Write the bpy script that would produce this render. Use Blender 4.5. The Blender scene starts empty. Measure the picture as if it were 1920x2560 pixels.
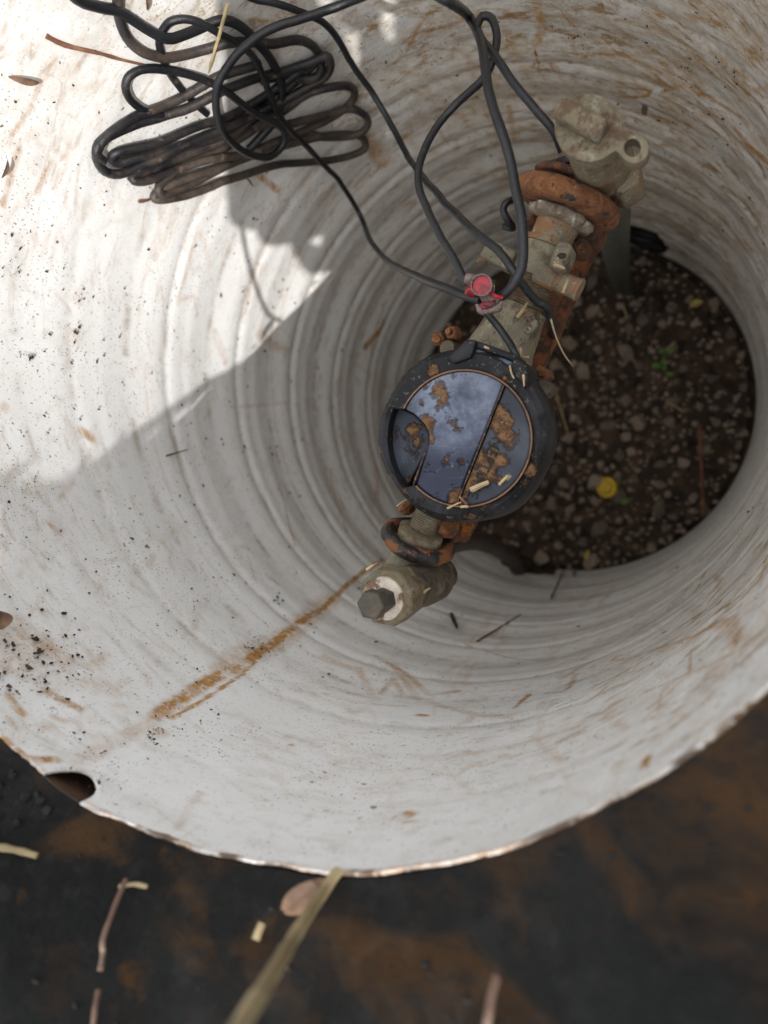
import bpy, bmesh, math, random
import numpy as np
from mathutils import Vector, Matrix, noise as mnoise
from mathutils.geometry import tessellate_polygon

R = 0.25                      # inner radius of the pit in metres; builders below work in units of R
random.seed(7); rng = np.random.default_rng(7)
sc = bpy.context.scene
col = sc.collection

# ------------------------------------------------------------------ camera
CX, CY, CZ, TX, TY, DEP, FPX = 0.701, -0.352, 0.987, -0.061, 0.399, 3.641, 1850.0
rx = np.array([[1, 0, 0], [0, math.cos(TX), -math.sin(TX)], [0, math.sin(TX), math.cos(TX)]])
ry = np.array([[math.cos(TY), 0, math.sin(TY)], [0, 1, 0], [-math.sin(TY), 0, math.cos(TY)]])
CM = ry @ rx
CP = np.array([CX, CY, CZ])
cam = bpy.data.cameras.new('camera'); camo = bpy.data.objects.new('camera', cam); col.objects.link(camo)
mw = Matrix([list(CM[i]) for i in range(3)]).to_4x4(); mw.translation = Vector(CP * R); camo.matrix_world = mw
cam.sensor_fit = 'VERTICAL'; cam.sensor_height = 36.0; cam.lens = FPX / 2560 * 36
cam.clip_start = 0.005; cam.clip_end = 500
cam.dof.use_dof = True; cam.dof.focus_distance = 0.46; cam.dof.aperture_fstop = 5.6
sc.camera = camo
# ------------------------------------------------------------------ sky, sun, exposure
SAZ, SEL = math.radians(-46.5), math.radians(47)
SUN = np.array([math.cos(SAZ) * math.cos(SEL), math.sin(SAZ) * math.cos(SEL), math.sin(SEL)])
w = bpy.data.worlds.new('World'); sc.world = w; w.use_nodes = True
sky = w.node_tree.nodes.new('ShaderNodeTexSky'); sky.sky_type = 'NISHITA'; sky.sun_disc = False
sky.sun_elevation = SEL; sky.sun_rotation = math.radians(136.5); sky.dust_density = 3.0; sky.air_density = 1.0; sky.ozone_density = 1.0
bg = w.node_tree.nodes['Background']; bg.inputs['Strength'].default_value = 0.15
# thin bright cloud over most of the sky
wn = w.node_tree; wtc = wn.nodes.new('ShaderNodeTexCoord'); cn = wn.nodes.new('ShaderNodeTexNoise'); cn.inputs['Scale'].default_value = 2.2; cn.inputs['Detail'].default_value = 5
cr = wn.nodes.new('ShaderNodeMapRange'); cr.inputs[1].default_value = .3; cr.inputs[2].default_value = .7; cr.inputs[3].default_value = .75; cr.inputs[4].default_value = .98
cx = wn.nodes.new('ShaderNodeMix'); cx.data_type = 'RGBA'; cx.inputs[7].default_value = (12.6, 12.4, 12.2, 1)
wn.links.new(wtc.outputs['Generated'], cn.inputs['Vector']); wn.links.new(cn.outputs['Fac'], cr.inputs[0]); wn.links.new(cr.outputs[0], cx.inputs[0])
sz = wn.nodes.new('ShaderNodeSeparateXYZ'); wn.links.new(wtc.outputs['Generated'], sz.inputs[0])          # overcast layer: horizon a third as bright as the zenith
gz = wn.nodes.new('ShaderNodeMapRange'); gz.inputs[1].default_value = 0; gz.inputs[2].default_value = 1; gz.inputs[3].default_value = .10; gz.inputs[4].default_value = 1.0; wn.links.new(sz.outputs['Z'], gz.inputs[0])
cl = wn.nodes.new('ShaderNodeVectorMath'); cl.operation = 'SCALE'; cl.inputs[0].default_value = (10.4, 10.7, 11.1); wn.links.new(gz.outputs[0], cl.inputs['Scale']); wn.links.new(cl.outputs[0], cx.inputs[7])
wn.links.new(sky.outputs[0], cx.inputs[6]); wn.links.new(cx.outputs[2], bg.inputs[0])
sl = bpy.data.lights.new('sun', 'SUN'); sl.energy = 2.8; sl.angle = math.radians(0.45); sl.color = (1, 0.98, 0.955)
so = bpy.data.objects.new('sun', sl); col.objects.link(so); so.rotation_euler = Vector(SUN).to_track_quat('Z', 'Y').to_euler()
so.location = Vector(SUN * 5)
sc.view_settings.view_transform = 'Standard'; sc.view_settings.look = 'None'
sc.view_settings.gamma = 1; sc.view_settings.use_curve_mapping = False; sc.view_settings.exposure = 0.47
sc.render.engine = 'CYCLES'
sc.cycles.use_denoising = True; sc.cycles.max_bounces = 10; sc.cycles.diffuse_bounces = 6
sc.cycles.caustics_reflective = False; sc.cycles.caustics_refractive = False

# ------------------------------------------------------------------ measuring helpers (R units)
K = 1920 / 1659
def rayd(x, y): return CM @ np.array([(x * K - 960) / FPX, -(y * K - 1280) / FPX, -1.0])
def pl(x, y, z):
    d = rayd(x, y); return CP + d * (z - CZ) / d[2]
def at(x, y, t):                               # point t (in R) along the depth axis
    return CP + rayd(x, y) * t
def wt(x, y, r=1.0):
    d = rayd(x, y); a = d[:2] @ d[:2]; b = CP[:2] @ d[:2]; c = CP[:2] @ CP[:2] - r * r
    return (-b + math.sqrt(b * b - a * c)) / a
def wl(x, y, off=0.0): return CP + rayd(x, y) * wt(x, y, 1.0 - off)
def c1(x, y): return (172.8 + .41666 * x, .41666 * y)
def c3(x, y): return (950.5 + .31252 * x, 345.6 + .31252 * y)
def c4(x, y): return (777.7 + .28645 * x, 674 + .28645 * y)
def c5(x, y): return (734.5 + .31252 * x, 1036.9 + .31252 * y)
def c6(x, y): return (1036.9 + .375 * x, 483.9 + .375 * y)
def c7(x, y): return (.5 * x, 1382.6 + .5 * y)
def c8(x, y): return (829.5 + .5 * x, 1382.6 + .5 * y)
def cA(x, y): return (.5212 * x, 259.2 + .5212 * y)
def cB(x, y): return (1123.3 + .3229 * x, .3229 * y)
def cC(x, y): return (1080 + .349 * x, 1080 + .349 * y)
def unit(v): v = np.asarray(v, float); return v / np.linalg.norm(v)
def nz(p, s): return mnoise.noise(Vector((p[0] * s, p[1] * s, p[2] * s)))

# ------------------------------------------------------------------ object helpers
def link(o, parent=None):
    col.objects.link(o)
    if parent is not None: o.parent = parent
    return o
def tag(o, label=None, cat=None, group=None, kind=None):
    for k, v in (('label', label), ('category', cat), ('group', group), ('kind', kind)):
        if v: o[k] = v
    return o
def thing(name, label, cat, loc, group=None):
    o = bpy.data.objects.new(name, None); link(o); o.location = Vector(np.asarray(loc) * R); o.empty_display_size = .02
    return tag(o, label, cat, group)
def base_of(p):
    v = Vector((0, 0, 0))
    while p is not None: v = v + p.location; p = p.parent
    return np.array(v) / R
class MB:
    def __init__(s): s.v = []; s.f = []; s.n = 0
    def add(s, v, f):
        v = np.asarray(v, float).reshape(-1, 3); s.f += [tuple(int(i) + s.n for i in q) for q in f]; s.v.append(v); s.n += len(v); return s
    def box(s, c, ax, h):
        c = np.asarray(c, float); ax = [unit(a) for a in ax]; v = []
        for i in (-1, 1):
            for j in (-1, 1):
                for k in (-1, 1): v.append(c + ax[0] * h[0] * i + ax[1] * h[1] * j + ax[2] * h[2] * k)
        return s.add(v, [(0, 1, 3, 2), (4, 6, 7, 5), (0, 4, 5, 1), (2, 3, 7, 6), (0, 2, 6, 4), (1, 5, 7, 3)])
    def lathe(s, o, ax, prof, n=48, rough=0., rs=20., phase=0., cap=True, lob=None):
        o = np.asarray(o, float); ax = unit(ax)
        e1 = unit(np.cross(ax, [0, 0, 1] if abs(ax[2]) < .9 else [1, 0, 0])); e2 = np.cross(ax, e1); v = []; f = []
        for (d, r) in prof:
            for k in range(n):
                a = 2 * math.pi * k / n + phase; dr = e1 * math.cos(a) + e2 * math.sin(a); rr = r
                if lob: rr = r * (1 + lob[1] * math.cos(lob[0] * a))
                p = o + ax * d + dr * rr
                if rough and r > 1e-4: p = p + dr * rough * (nz(p, rs) + .5 * nz(p, rs * 2.6))
                v.append(p)
        for i in range(len(prof) - 1):
            for k in range(n):
                k2 = (k + 1) % n; f.append((i * n + k, i * n + k2, (i + 1) * n + k2, (i + 1) * n + k))
        if cap:
            f.append(tuple(range(n - 1, -1, -1))); f.append(tuple((len(prof) - 1) * n + k for k in range(n)))
        return s.add(v, f)
    def tube(s, pts, r, n=8, cap=True, rough=0., rs=40.):
        P = np.asarray(pts, float); m = len(P); T = np.gradient(P, axis=0); T /= np.linalg.norm(T, axis=1)[:, None] + 1e-12
        r = np.full(m, r) if np.isscalar(r) else np.asarray(r, float)
        e = unit(np.cross(T[0], [0, 0, 1] if abs(T[0][2]) < .9 else [1, 0, 0])); v = []
        for i in range(m):
            e = unit(e - T[i] * (e @ T[i])); g = np.cross(T[i], e)
            for k in range(n):
                a = 2 * math.pi * k / n; dr = e * math.cos(a) + g * math.sin(a); p = P[i] + dr * r[i]
                if rough: p = p + dr * rough * nz(p, rs)
                v.append(p)
        f = [(i * n + k, i * n + (k + 1) % n, (i + 1) * n + (k + 1) % n, (i + 1) * n + k) for i in range(m - 1) for k in range(n)]
        if cap: f.append(tuple(range(n - 1, -1, -1))); f.append(tuple((m - 1) * n + k for k in range(n)))
        return s.add(v, f)
    def prism(s, top, bot, hole=None, rough=0.):
        """top / bot: matching 3-D outlines; hole: (top, bot)."""
        top = [np.asarray(p, float) for p in top]; bot = [np.asarray(p, float) for p in bot]; n = len(top)
        if hole is None:
            v = top + bot; f = [tuple(range(n)), tuple(range(2 * n - 1, n - 1, -1))]
            f += [(k, n + k, n + (k + 1) % n, (k + 1) % n) for k in range(n)]
        else:
            ht, hb = [[np.asarray(p, float) for p in q] for q in hole]; m = len(ht); v = top + ht + bot + hb; N = n + m
            t = tessellate_polygon([[Vector(p) for p in top], [Vector(p) for p in ht]])
            f = [tuple(q) for q in t] + [tuple(N + i for i in q[::-1]) for q in t]
            f += [(k, N + k, N + (k + 1) % n, (k + 1) % n) for k in range(n)]
            f += [(n + k, n + (k + 1) % m, N + n + (k + 1) % m, N + n + k) for k in range(m)]
        return s.add(v, f)
    def pxprism(s, out, z1, z0, hole=None):
        h = None if hole is None else ([pl(x, y, z1) for x, y in hole], [pl(x, y, z1) + np.array([0, 0, z0 - z1]) for x, y in hole])
        t = [pl(x, y, z1) for x, y in out]
        return s.prism(t, [p + np.array([0, 0, z0 - z1]) for p in t], h)
    def blob(s, c, rad, sub=2, rough=.3, rs=None, seed=0, ax=None):
        bm = bmesh.new(); bmesh.ops.create_icosphere(bm, subdivisions=sub, radius=1); rad = np.broadcast_to(np.asarray(rad, float), 3)
        A = np.eye(3) if ax is None else np.array([unit(a) for a in ax]); rs = rs or 1.3; v = []
        for q in bm.verts:
            p = np.array(q.co); p = p * (1 + rough * nz(p + seed * 7.3, rs)) * rad; v.append(np.asarray(c) + p @ A)
        f = [tuple(l.index for l in q.verts) for q in bm.faces]; bm.free()
        return s.add(v, f)
    def build(s, name, m, parent=None, smooth=True, bevel=0, seg=2, ang=35, sub=0):
        b = base_of(parent); V = (np.concatenate(s.v) - b) * R
        me = bpy.data.meshes.new(name); me.from_pydata(V.tolist(), [], s.f); me.update()
        bm = bmesh.new(); bm.from_mesh(me); bmesh.ops.recalc_face_normals(bm, faces=bm.faces); bm.to_mesh(me); bm.free()
        if m: me.materials.append(m)
        if smooth:
            me.polygons.foreach_set('use_smooth', [True] * len(me.polygons))
            me.set_sharp_from_angle(angle=math.radians(ang))
        o = link(bpy.data.objects.new(name, me), parent)
        if bevel:
            md = o.modifiers.new('bevel', 'BEVEL'); md.width = bevel * R; md.segments = seg; md.limit_method = 'ANGLE'; md.angle_limit = math.radians(40)
        if sub:
            md = o.modifiers.new('sub', 'SUBSURF'); md.levels = sub; md.render_levels = sub
        return o
def crom(P, step=.02, closed=False):
    P = np.asarray(P, float); out = []; n = len(P)
    for i in range(n - 1):
        a, b, c, d = P[max(i - 1, 0)], P[i], P[i + 1], P[min(i + 2, n - 1)]
        k = max(3, int(np.linalg.norm(c[:3] - b[:3]) / step))
        for t in np.arange(k) / k:
            out.append(.5 * ((2 * b) + (c - a) * t + (2 * a - 5 * b + 4 * c - d) * t * t + (3 * b - a - 3 * c + d) * t ** 3))
    out.append(P[-1]); return np.array(out)

# ------------------------------------------------------------------ materials
def nodes(name):
    m = bpy.data.materials.new(name); m.use_nodes = True; nt = m.node_tree
    return m, nt, nt.nodes['Principled BSDF'], nt.nodes, nt.links
class G:
    """Small node-graph writer."""
    def __init__(s, nt): s.nt = nt; s.tc = None
    def n(s, t, **kw):
        q = s.nt.nodes.new('ShaderNode' + t)
        for k, v in kw.items(): setattr(q, k, v)
        return q
    def set(s, sock, v):
        if hasattr(v, 'links'): s.nt.links.new(v, sock)
        elif isinstance(v, (tuple, list)): sock.default_value = tuple(v) + ((1,) if len(v) == 3 and sock.type == 'RGBA' else ())
        else: sock.default_value = v
    def co(s):
        if s.tc is None: s.tc = s.n('TexCoord')
        return s.tc.outputs['Object']
    def attr(s, name): q = s.n('Attribute'); q.attribute_name = name; return q
    def math(s, op, a, b=0., clamp=False):
        q = s.n('Math', operation=op); q.use_clamp = clamp; s.set(q.inputs[0], a); s.set(q.inputs[1], b); return q.outputs[0]
    def mapping(s, v, scale, loc=(0, 0, 0)):
        q = s.n('Mapping'); s.set(q.inputs['Vector'], v); q.inputs['Scale'].default_value = scale; q.inputs['Location'].default_value = loc; return q.outputs[0]
    def noise(s, v, scale, detail=5, rough=.6, dist=0.):
        q = s.n('TexNoise'); s.set(q.inputs['Vector'], v); q.inputs['Scale'].default_value = scale; q.inputs['Detail'].default_value = detail
        q.inputs['Roughness'].default_value = rough; q.inputs['Distortion'].default_value = dist; return q.outputs['Fac']
    def rng(s, x, a, b, c=0., d=1., smooth=True):
        q = s.n('MapRange'); q.interpolation_type = 'SMOOTHSTEP' if smooth else 'LINEAR'
        s.set(q.inputs[0], x)
        for i, v in enumerate((a, b, c, d)): s.set(q.inputs[1 + i], v)
        return q.outputs[0]
    def mix(s, f, a, b):
        q = s.n('Mix', data_type='RGBA'); s.set(q.inputs[0], f); s.set(q.inputs[6], a); s.set(q.inputs[7], b); return q.outputs[2]
    def bump(s, h, strength, dist, nrm=None):
        q = s.n('Bump'); q.inputs['Strength'].default_value = strength; q.inputs['Distance'].default_value = dist; s.set(q.inputs['Height'], h)
        if nrm is not None: s.set(q.inputs['Normal'], nrm)
        return q.outputs[0]
def mat(name, base, rough=.6, metal=0., layers=(), var=.25, vs=60, bump=(), ior=1.5, trans=0., spots=(), randcol=None, coat=0.):
    if any(k in name for k in ('bronze', 'brass', 'rust', 'washer', 'cable')) and 'soil' not in name:
        layers = [(l[0], l[1] * (1.15 if l[1] < 100 else 1.7 if l[1] < 200 else 1.4)) + tuple(l[2:]) for l in layers]; vs *= 2; bump = tuple(bump) + ((900, .6, .0006),)
    m, nt, bs, N, L = nodes(name); g = G(nt); c = g.co()
    base = tuple(base)
    v = g.noise(c, vs, 6)
    colr = g.mix(g.rng(v, .3, .7), tuple(x * (1 - var) for x in base), tuple(min(1, x * (1 + var)) for x in base))
    if randcol is not None:
        oi = g.n('ObjectInfo'); colr = g.mix(g.math('MULTIPLY', oi.outputs['Random'], 1.0), colr, randcol)
    ro = rough
    for i, l in enumerate(layers):
        lc, scale, lo, hi = l[:4]; ex = l[4] if len(l) > 4 else {}
        cc = g.mapping(c, ex.get('st', (1, 1, 1)), (i * 3.1, i * 1.7, i * .9))
        f = g.rng(g.noise(cc, scale, ex.get('d', 7), ex.get('r', .62), ex.get('dist', .3)), lo, hi)
        if ex.get('up'):
            ge = g.n('NewGeometry'); sx = g.n('SeparateXYZ'); L.new(ge.outputs['Normal'], sx.inputs[0])
            f = g.math('MULTIPLY', f, g.rng(sx.outputs['Z'], ex['up'][0], ex['up'][1]))
        if 'near' in ex:
            q = g.n('VectorMath', operation='DISTANCE'); L.new(c, q.inputs[0]); q.inputs[1].default_value = tuple(ex['near'][0]); f = g.math('MULTIPLY', f, g.rng(q.outputs['Value'], ex['near'][2], ex['near'][1]))
        f = g.math('MULTIPLY', f, ex.get('a', 1.0))
        colr = g.mix(f, colr, lc)
        if 'rough' in ex:
            q = g.n('Mix', data_type='FLOAT'); g.set(q.inputs[0], f); g.set(q.inputs[2], ro); g.set(q.inputs[3], ex['rough']); ro = q.outputs[0]
    mudh = None
    if spots:                                        # mud that landed at these places (object space, metres): ragged by noise
        tot = 0.
        for (p, r, st) in spots:
            q = g.n('VectorMath', operation='DISTANCE'); L.new(c, q.inputs[0]); q.inputs[1].default_value = tuple(p)
            tot = g.math('MAXIMUM', tot, g.rng(q.outputs['Value'], r * 2.3, r * .3, 0, st, False))
        nn = g.math('ADD', g.math('MULTIPLY', g.math('SUBTRACT', g.noise(c, 110, 9, .70, .1), .5), 3.2), tot)
        mudh = g.math('MULTIPLY', g.rng(nn, .54, .92), g.rng(tot, .10, .32))
        mc = g.mix(g.rng(g.noise(c, 170, 7, .7), .40, .62), (.075, .038, .018), (.21, .11, .05))
        mc = g.mix(g.rng(g.noise(c, 800, 4, .6), .62, .70), mc, (.42, .30, .19))
        colr = g.mix(mudh, colr, mc)
        q = g.n('Mix', data_type='FLOAT'); g.set(q.inputs[0], mudh); g.set(q.inputs[2], ro); q.inputs[3].default_value = .95; ro = q.outputs[0]
    g.set(bs.inputs['Base Color'], colr); g.set(bs.inputs['Roughness'], ro); bs.inputs['Metallic'].default_value = metal
    bs.inputs['IOR'].default_value = ior; bs.inputs['Transmission Weight'].default_value = trans; bs.inputs['Coat Weight'].default_value = coat
    nr = None
    for (s_, st, d) in bump: nr = g.bump(g.noise(c, s_, 6, .65), st, d, nr)
    if mudh is not None: nr = g.bump(g.math('ADD', mudh, g.math('MULTIPLY', g.noise(c, 300, 5, .7), mudh)), .7, .0018, nr)
    if nr is not None: g.set(bs.inputs['Normal'], nr)
    return m
TAN = (.34, .24, .14); MUD = (.22, .12, .055); RUST = (.25, .10, .036)
M = {}
LB = np.append(pl(996, 940, -.65)[:2], -.95)
def msp(lst, z): return [((pl(*c4(x, y), z) - LB) * R, r * .28645 / 890 * R, st) for x, y, r, st in lst]
MAIN_MUD = msp([(525, 560, 40, .9), (590, 600, 55, .95), (650, 650, 45, .9), (490, 690, 38, .85), (700, 780, 50, .62), (740, 815, 48, .95), (690, 1105, 60, .7), (770, 1125, 50, .62), (540, 840, 55, 1.), (530, 960, 55, 1.), (760, 1420, 60, 1.), (560, 700, 90, .42), (800, 480, 120, .25), (480, 1180, 110, .40), (700, 1300, 110, .35)], -.640)
SIDE_MUD = msp([(1060, 750, 55, 1.), (1100, 830, 75, 1.1), (1130, 930, 60, 1.1), (1120, 1000, 45, 1.), (1000, 1085, 80, 1.1), (1080, 1110, 50, 1.), (980, 1180, 70, 1.05), (990, 1270, 60, 1.), (870, 1240, 85, 1.1), (800, 1330, 70, 1.1), (760, 1420, 60, 1.), (1120, 720, 40, .7)], -.646)
LEFT_MUD = msp([(430, 880, 50, .9), (390, 960, 60, .6), (450, 980, 50, .75), (370, 1040, 70, .55), (440, 1070, 60, .65), (300, 920, 80, .45), (380, 1280, 60, .75), (280, 800, 50, .4)], -.690)
HOUSE_MUD = msp([(568, 437, 34, 1.), (1110, 500, 30, .8), (150, 1010, 70, .75), (170, 1060, 50, .7), (250, 1270, 60, .6), (365, 1340, 55, .75), (520, 1440, 80, .55), (840, 1540, 80, .6), (940, 1490, 60, .7), (1300, 1060, 70, .6), (1290, 1210, 70, .85), (1250, 1180, 80, .55), (700, 330, 80, .42), (820, 270, 60, .5), (330, 520, 50, .4), (1010, 260, 60, .45)], -.65)
M['cable'] = mat('black_cable', (.009, .0095, .012), .38, layers=[((.12, .085, .055), 60, .60, .74, {'rough': .8, 'a': .6}), ((.38, .33, .27), 900, .70, .76, {'d': 2, 'rough': .9, 'a': .7})], bump=[(260, .25, .0005)], vs=40)
M['cablemud'] = mat('muddy_cable', (.012, .012, .015), .34, layers=[((.15, .108, .078), 6, .43, .58, {'rough': .75, 'a': .52, 'd': 10, 'r': .74}), ((.03, .026, .024), 160, .50, .64, {'a': .75}), ((.21, .145, .10), 90, .60, .70, {'rough': .9, 'a': .6}), ((.4, .33, .25), 800, .69, .76, {'d': 2, 'rough': .9, 'a': .6})], bump=[(200, .35, .0006)], vs=40)
M['bronze'] = mat('weathered_bronze', (.205, .165, .10), .72, .12, layers=[((.13, .075, .040), 45, .46, .60, {'d': 9, 'r': .72}), ((.33, .31, .23), 75, .53, .66, {'rough': .9, 'd': 9, 'r': .72, 'a': .8}), ((.15, .19, .14), 28, .57, .68, {'a': .6}), ((.045, .032, .022), 170, .58, .66, {'a': .85, 'd': 9, 'r': .7}), ((.48, .44, .36), 330, .66, .72, {'a': .7})], bump=[(90, .7, .002), (420, .8, .001)], vs=25)
M['bronzedark'] = mat('dark_weathered_bronze', (.13, .105, .07), .78, .1, layers=[((.06, .045, .03), 45, .46, .60, {'d': 9, 'r': .72}), ((.22, .20, .15), 75, .56, .68, {'a': .7}), ((.03, .024, .018), 170, .58, .66, {'a': .85})], bump=[(90, .7, .002), (420, .8, .001)], vs=25)
M['bronzehead'] = mat('pale_weathered_bronze', (.20, .165, .105), .75, .08, layers=[((.10, .056, .030), 42, .46, .58, {'d': 10, 'r': .78, 'a': .9}), ((.38, .36, .27), 80, .53, .64, {'rough': .9, 'd': 10, 'r': .78, 'a': .75}), ((.05, .036, .025), 170, .60, .68, {'a': .85, 'd': 9, 'r': .7}), ((.24, .28, .21), 24, .58, .70, {'a': .5})], bump=[(90, .7, .002), (420, .9, .001)], vs=25)
M['bronzeg'] = mat('verdigris_bronze', (.20, .17, .115), .74, .1, layers=[((.26, .13, .06), 55, .48, .60, {'d': 9, 'r': .7}), ((.15, .36, .29), 70, .55, .66, {'a': .85, 'd': 9, 'r': .7}), ((.40, .36, .28), 150, .60, .70), ((.04, .03, .025), 200, .60, .68, {'a': .85})], bump=[(110, .7, .002), (480, .8, .001)], vs=25)
M['greybody'] = mat('muddy_grey_brass', (.235, .205, .14), .82, 0, layers=[((.105, .078, .045), 38, .47, .60, {'d': 10, 'r': .76}), ((.40, .35, .25), 62, .53, .64, {'d': 10, 'r': .76}), ((.15, .27, .21), 26, .57, .68, {'a': .6}), ((.03, .02, .013), 210, .63, .69, {'a': .9})], bump=[(120, .8, .002), (560, .9, .001)], vs=30)
M['rust'] = mat('orange_rust', RUST, .9, 0, layers=[((.13, .045, .018), 38, .45, .58, {'d': 9, 'r': .72}), ((.40, .19, .06), 70, .53, .66, {'d': 9, 'r': .74, 'a': .75}), ((.022, .020, .020), 95, .55, .62, {'rough': .5, 'd': 9, 'r': .7}), ((.32, .25, .18), 240, .62, .70, {'a': .6})], bump=[(80, 1., .004), (340, 1., .0016)], vs=30)
M['rustblack'] = mat('black_paint_over_rust', (.018, .016, .016), .38, 0, layers=[((.20, .075, .025), 60, .50, .57, {'rough': .9}), ((.34, .16, .07), 110, .60, .70, {'rough': .95}), ((.1, .04, .02), 200, .58, .7, {'rough': .9})], bump=[(70, .7, .003), (300, .6, .001)], vs=30)
M['rustdark'] = mat('dark_rust', (.12, .048, .022), .9, 0, layers=[((.25, .08, .025), 40, .47, .60, {'d': 9, 'r': .7}), ((.04, .022, .015), 70, .48, .60, {'d': 9, 'r': .7}), ((.42, .15, .03), 26, .57, .68), ((.3, .22, .15), 260, .63, .7, {'a': .5})], bump=[(80, .8, .003), (300, .7, .001)], vs=30)
M['housing'] = mat('black_meter_plastic', (.006, .006, .007), .5, ior=1.32, spots=HOUSE_MUD, layers=[((.22, .165, .10), 110, .60, .70, {'rough': .95, 'a': .8, 'd': 9, 'r': .72}), ((.25, .22, .17), 420, .59, .68, {'rough': .95, 'a': .6}), ((.03, .03, .034), 25, .45, .65, {'rough': .55})], bump=[(160, .2, .0006)], vs=20)
M['panel'] = mat('glossy_navy_lid', (.012, .017, .040), .17, spots=MAIN_MUD, ior=1.36, layers=[((.24, .275, .36), 13, .36, .62, {'rough': .4, 'd': 9, 'r': .72, 'a': .8, 'dist': 0, 'st': (1, 1, 1), 'near': ((pl(*c4(720, 640), -.64) - LB) * R, .016, .040)}), ((.16, .15, .15), 60, .55, .72, {'rough': .6, 'st': (1, 3.2, 1), 'a': .55, 'dist': 1.5}), ((.42, .33, .22), 300, .68, .74, {'rough': .95, 'a': .7})], bump=[(220, .12, .0004)], vs=30)  # pale blue-grey patch paints the sky reflection into the upper lid
M['panell'] = mat('textured_grey_recess', (.020, .024, .034), .55, ior=1.4, spots=LEFT_MUD, layers=[((.05, .056, .075), 18, .45, .65), ((.4, .36, .3), 420, .66, .74, {'rough': .95, 'a': .7})], bump=[(900, .35, .0003)], vs=30)
M['panelt'] = mat('textured_grey_lid', (.022, .026, .037), .55, ior=1.4, spots=SIDE_MUD, layers=[((.06, .066, .085), 18, .45, .65), ((.34, .27, .18), 75, .62, .70, {'rough': .95}), ((.4, .36, .3), 420, .68, .75, {'rough': .95, 'a': .7})], bump=[(900, .35, .0003)], vs=30)
M['mudcake'] = mat('dried_mud', MUD, .97, layers=[((.13, .065, .03), 100, .48, .64), ((.36, .21, .10), 160, .58, .7)], bump=[(260, .9, .0016), (800, .7, .0006)], vs=60)
M['tan'] = mat('tan_dust', (.22, .125, .07), .95, layers=[((.12, .07, .04), 120, .5, .62)], bump=[(300, .6, .0006)])
M['silt'] = mat('dark_silt', (.11, .065, .038), .95, layers=[((.03, .022, .018), 160, .48, .6), ((.30, .18, .10), 240, .58, .68)])
M['blueplastic'] = mat('dusty_blue_plastic', (.085, .095, .14), .6, layers=[((.03, .03, .035), 300, .58, .68), ((.25, .22, .2), 60, .62, .74, {'a': .5})], bump=[(500, .4, .0004)])
M['white'] = mat('cream_washer', (.62, .53, .43), .7, layers=[((.17, .10, .06), 70, .54, .62), ((.33, .24, .16), 40, .5, .68)], bump=[(140, .6, .0012)])
M['hex'] = mat('dark_bronze_plug', (.075, .068, .052), .62, .25, layers=[((.15, .10, .065), 36, .48, .64), ((.03, .03, .028), 80, .56, .66), ((.10, .13, .10), 24, .56, .7, {'a': .5})], bump=[(100, .45, .001), (500, .4, .0004)], vs=25)
M['riser'] = mat('dark_green_pipe', (.085, .092, .072), .6, layers=[((.085, .09, .07), 16, .5, .7), ((.06, .045, .03), 40, .55, .7)], bump=[(60, .3, .001)])
M['tail'] = mat('brown_black_pipe', (.028, .019, .014), .5, layers=[((.09, .06, .045), 22, .45, .65, {'rough': .8})], bump=[(60, .3, .001)])
M['hole'] = mat('black_corrugated_drain', (.012, .012, .012), .6)
M['red'] = mat('red_seal_plastic', (.36, .006, .016), .32, layers=[((.12, .004, .01), 180, .48, .62), ((.5, .36, .30), 160, .62, .72, {'rough': .8, 'a': .6})], bump=[(260, .4, .001)])
M['clear'] = mat('clear_seal_plastic', (.72, .52, .48), .15, trans=.85, ior=1.4, layers=[((.45, .36, .30), 120, .58, .70, {'rough': .7, 'a': .5})], bump=[(120, .3, .001)])
M['wire'] = mat('red_wire', (.40, .012, .03), .4)
M['yellow'] = mat('yellow_plastic', (.62, .40, .01), .45, layers=[((.30, .18, .02), 60, .55, .7)])
M['straw'] = mat('dry_straw', (.46, .33, .18), .7, layers=[((.30, .20, .09), 40, .5, .7)], bump=[(300, .3, .0005)])
M['palestraw'] = mat('pale_straw', (.46, .36, .20), .7, layers=[((.27, .20, .10), 24, .45, .65)])
M['twig'] = mat('brown_twig', (.16, .065, .035), .8, layers=[((.30, .17, .09), 50, .5, .7)])
M['leaf'] = mat('dry_brown_leaf', (.13, .075, .045), .75, layers=[((.26, .15, .085), 60, .48, .66)], bump=[(150, .5, .001)])
M['stalk'] = mat('reddish_stalk', (.20, .115, .08), .75, layers=[((.34, .25, .18), 30, .45, .62)])
M['litter'] = mat('dark_clods', (.014, .013, .012), .95, layers=[((.05, .026, .013), 14, .55, .68)], bump=[(200, .6, .001)])
M['leafy'] = mat('yellow_leaf', (.42, .32, .08), .6)
M['green'] = mat('fresh_green_leaf', (.10, .22, .03), .5)
M['shade_caster'] = mat('shade_caster_leaf', (.05, .09, .025), .5)  # green of the added shade plates
M['crumb'] = mat('black_soil_crumb', (.030, .021, .015), .95, layers=[((.10, .05, .028), 18, .50, .62)])
M['soil'] = mat('dark_pit_soil', (.052, .035, .023), .97, layers=[((.10, .062, .038), 30, .45, .65), ((.012, .008, .006), 60, .5, .65)], bump=[(70, .9, .006), (260, .8, .002)])
M['bank'] = mat('rusty_soil_side', (.10, .052, .026), .95, layers=[((.16, .07, .025), 30, .5, .65)], bump=[(80, .8, .004)])
M['stone'] = mat('gravel_stone', (.36, .28, .21), .92, layers=[((.13, .085, .055), 50, .52, .68), ((.38, .33, .28), 200, .58, .7, {'a': .6})], bump=[(200, .6, .0015)], randcol=(.15, .115, .085))

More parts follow.
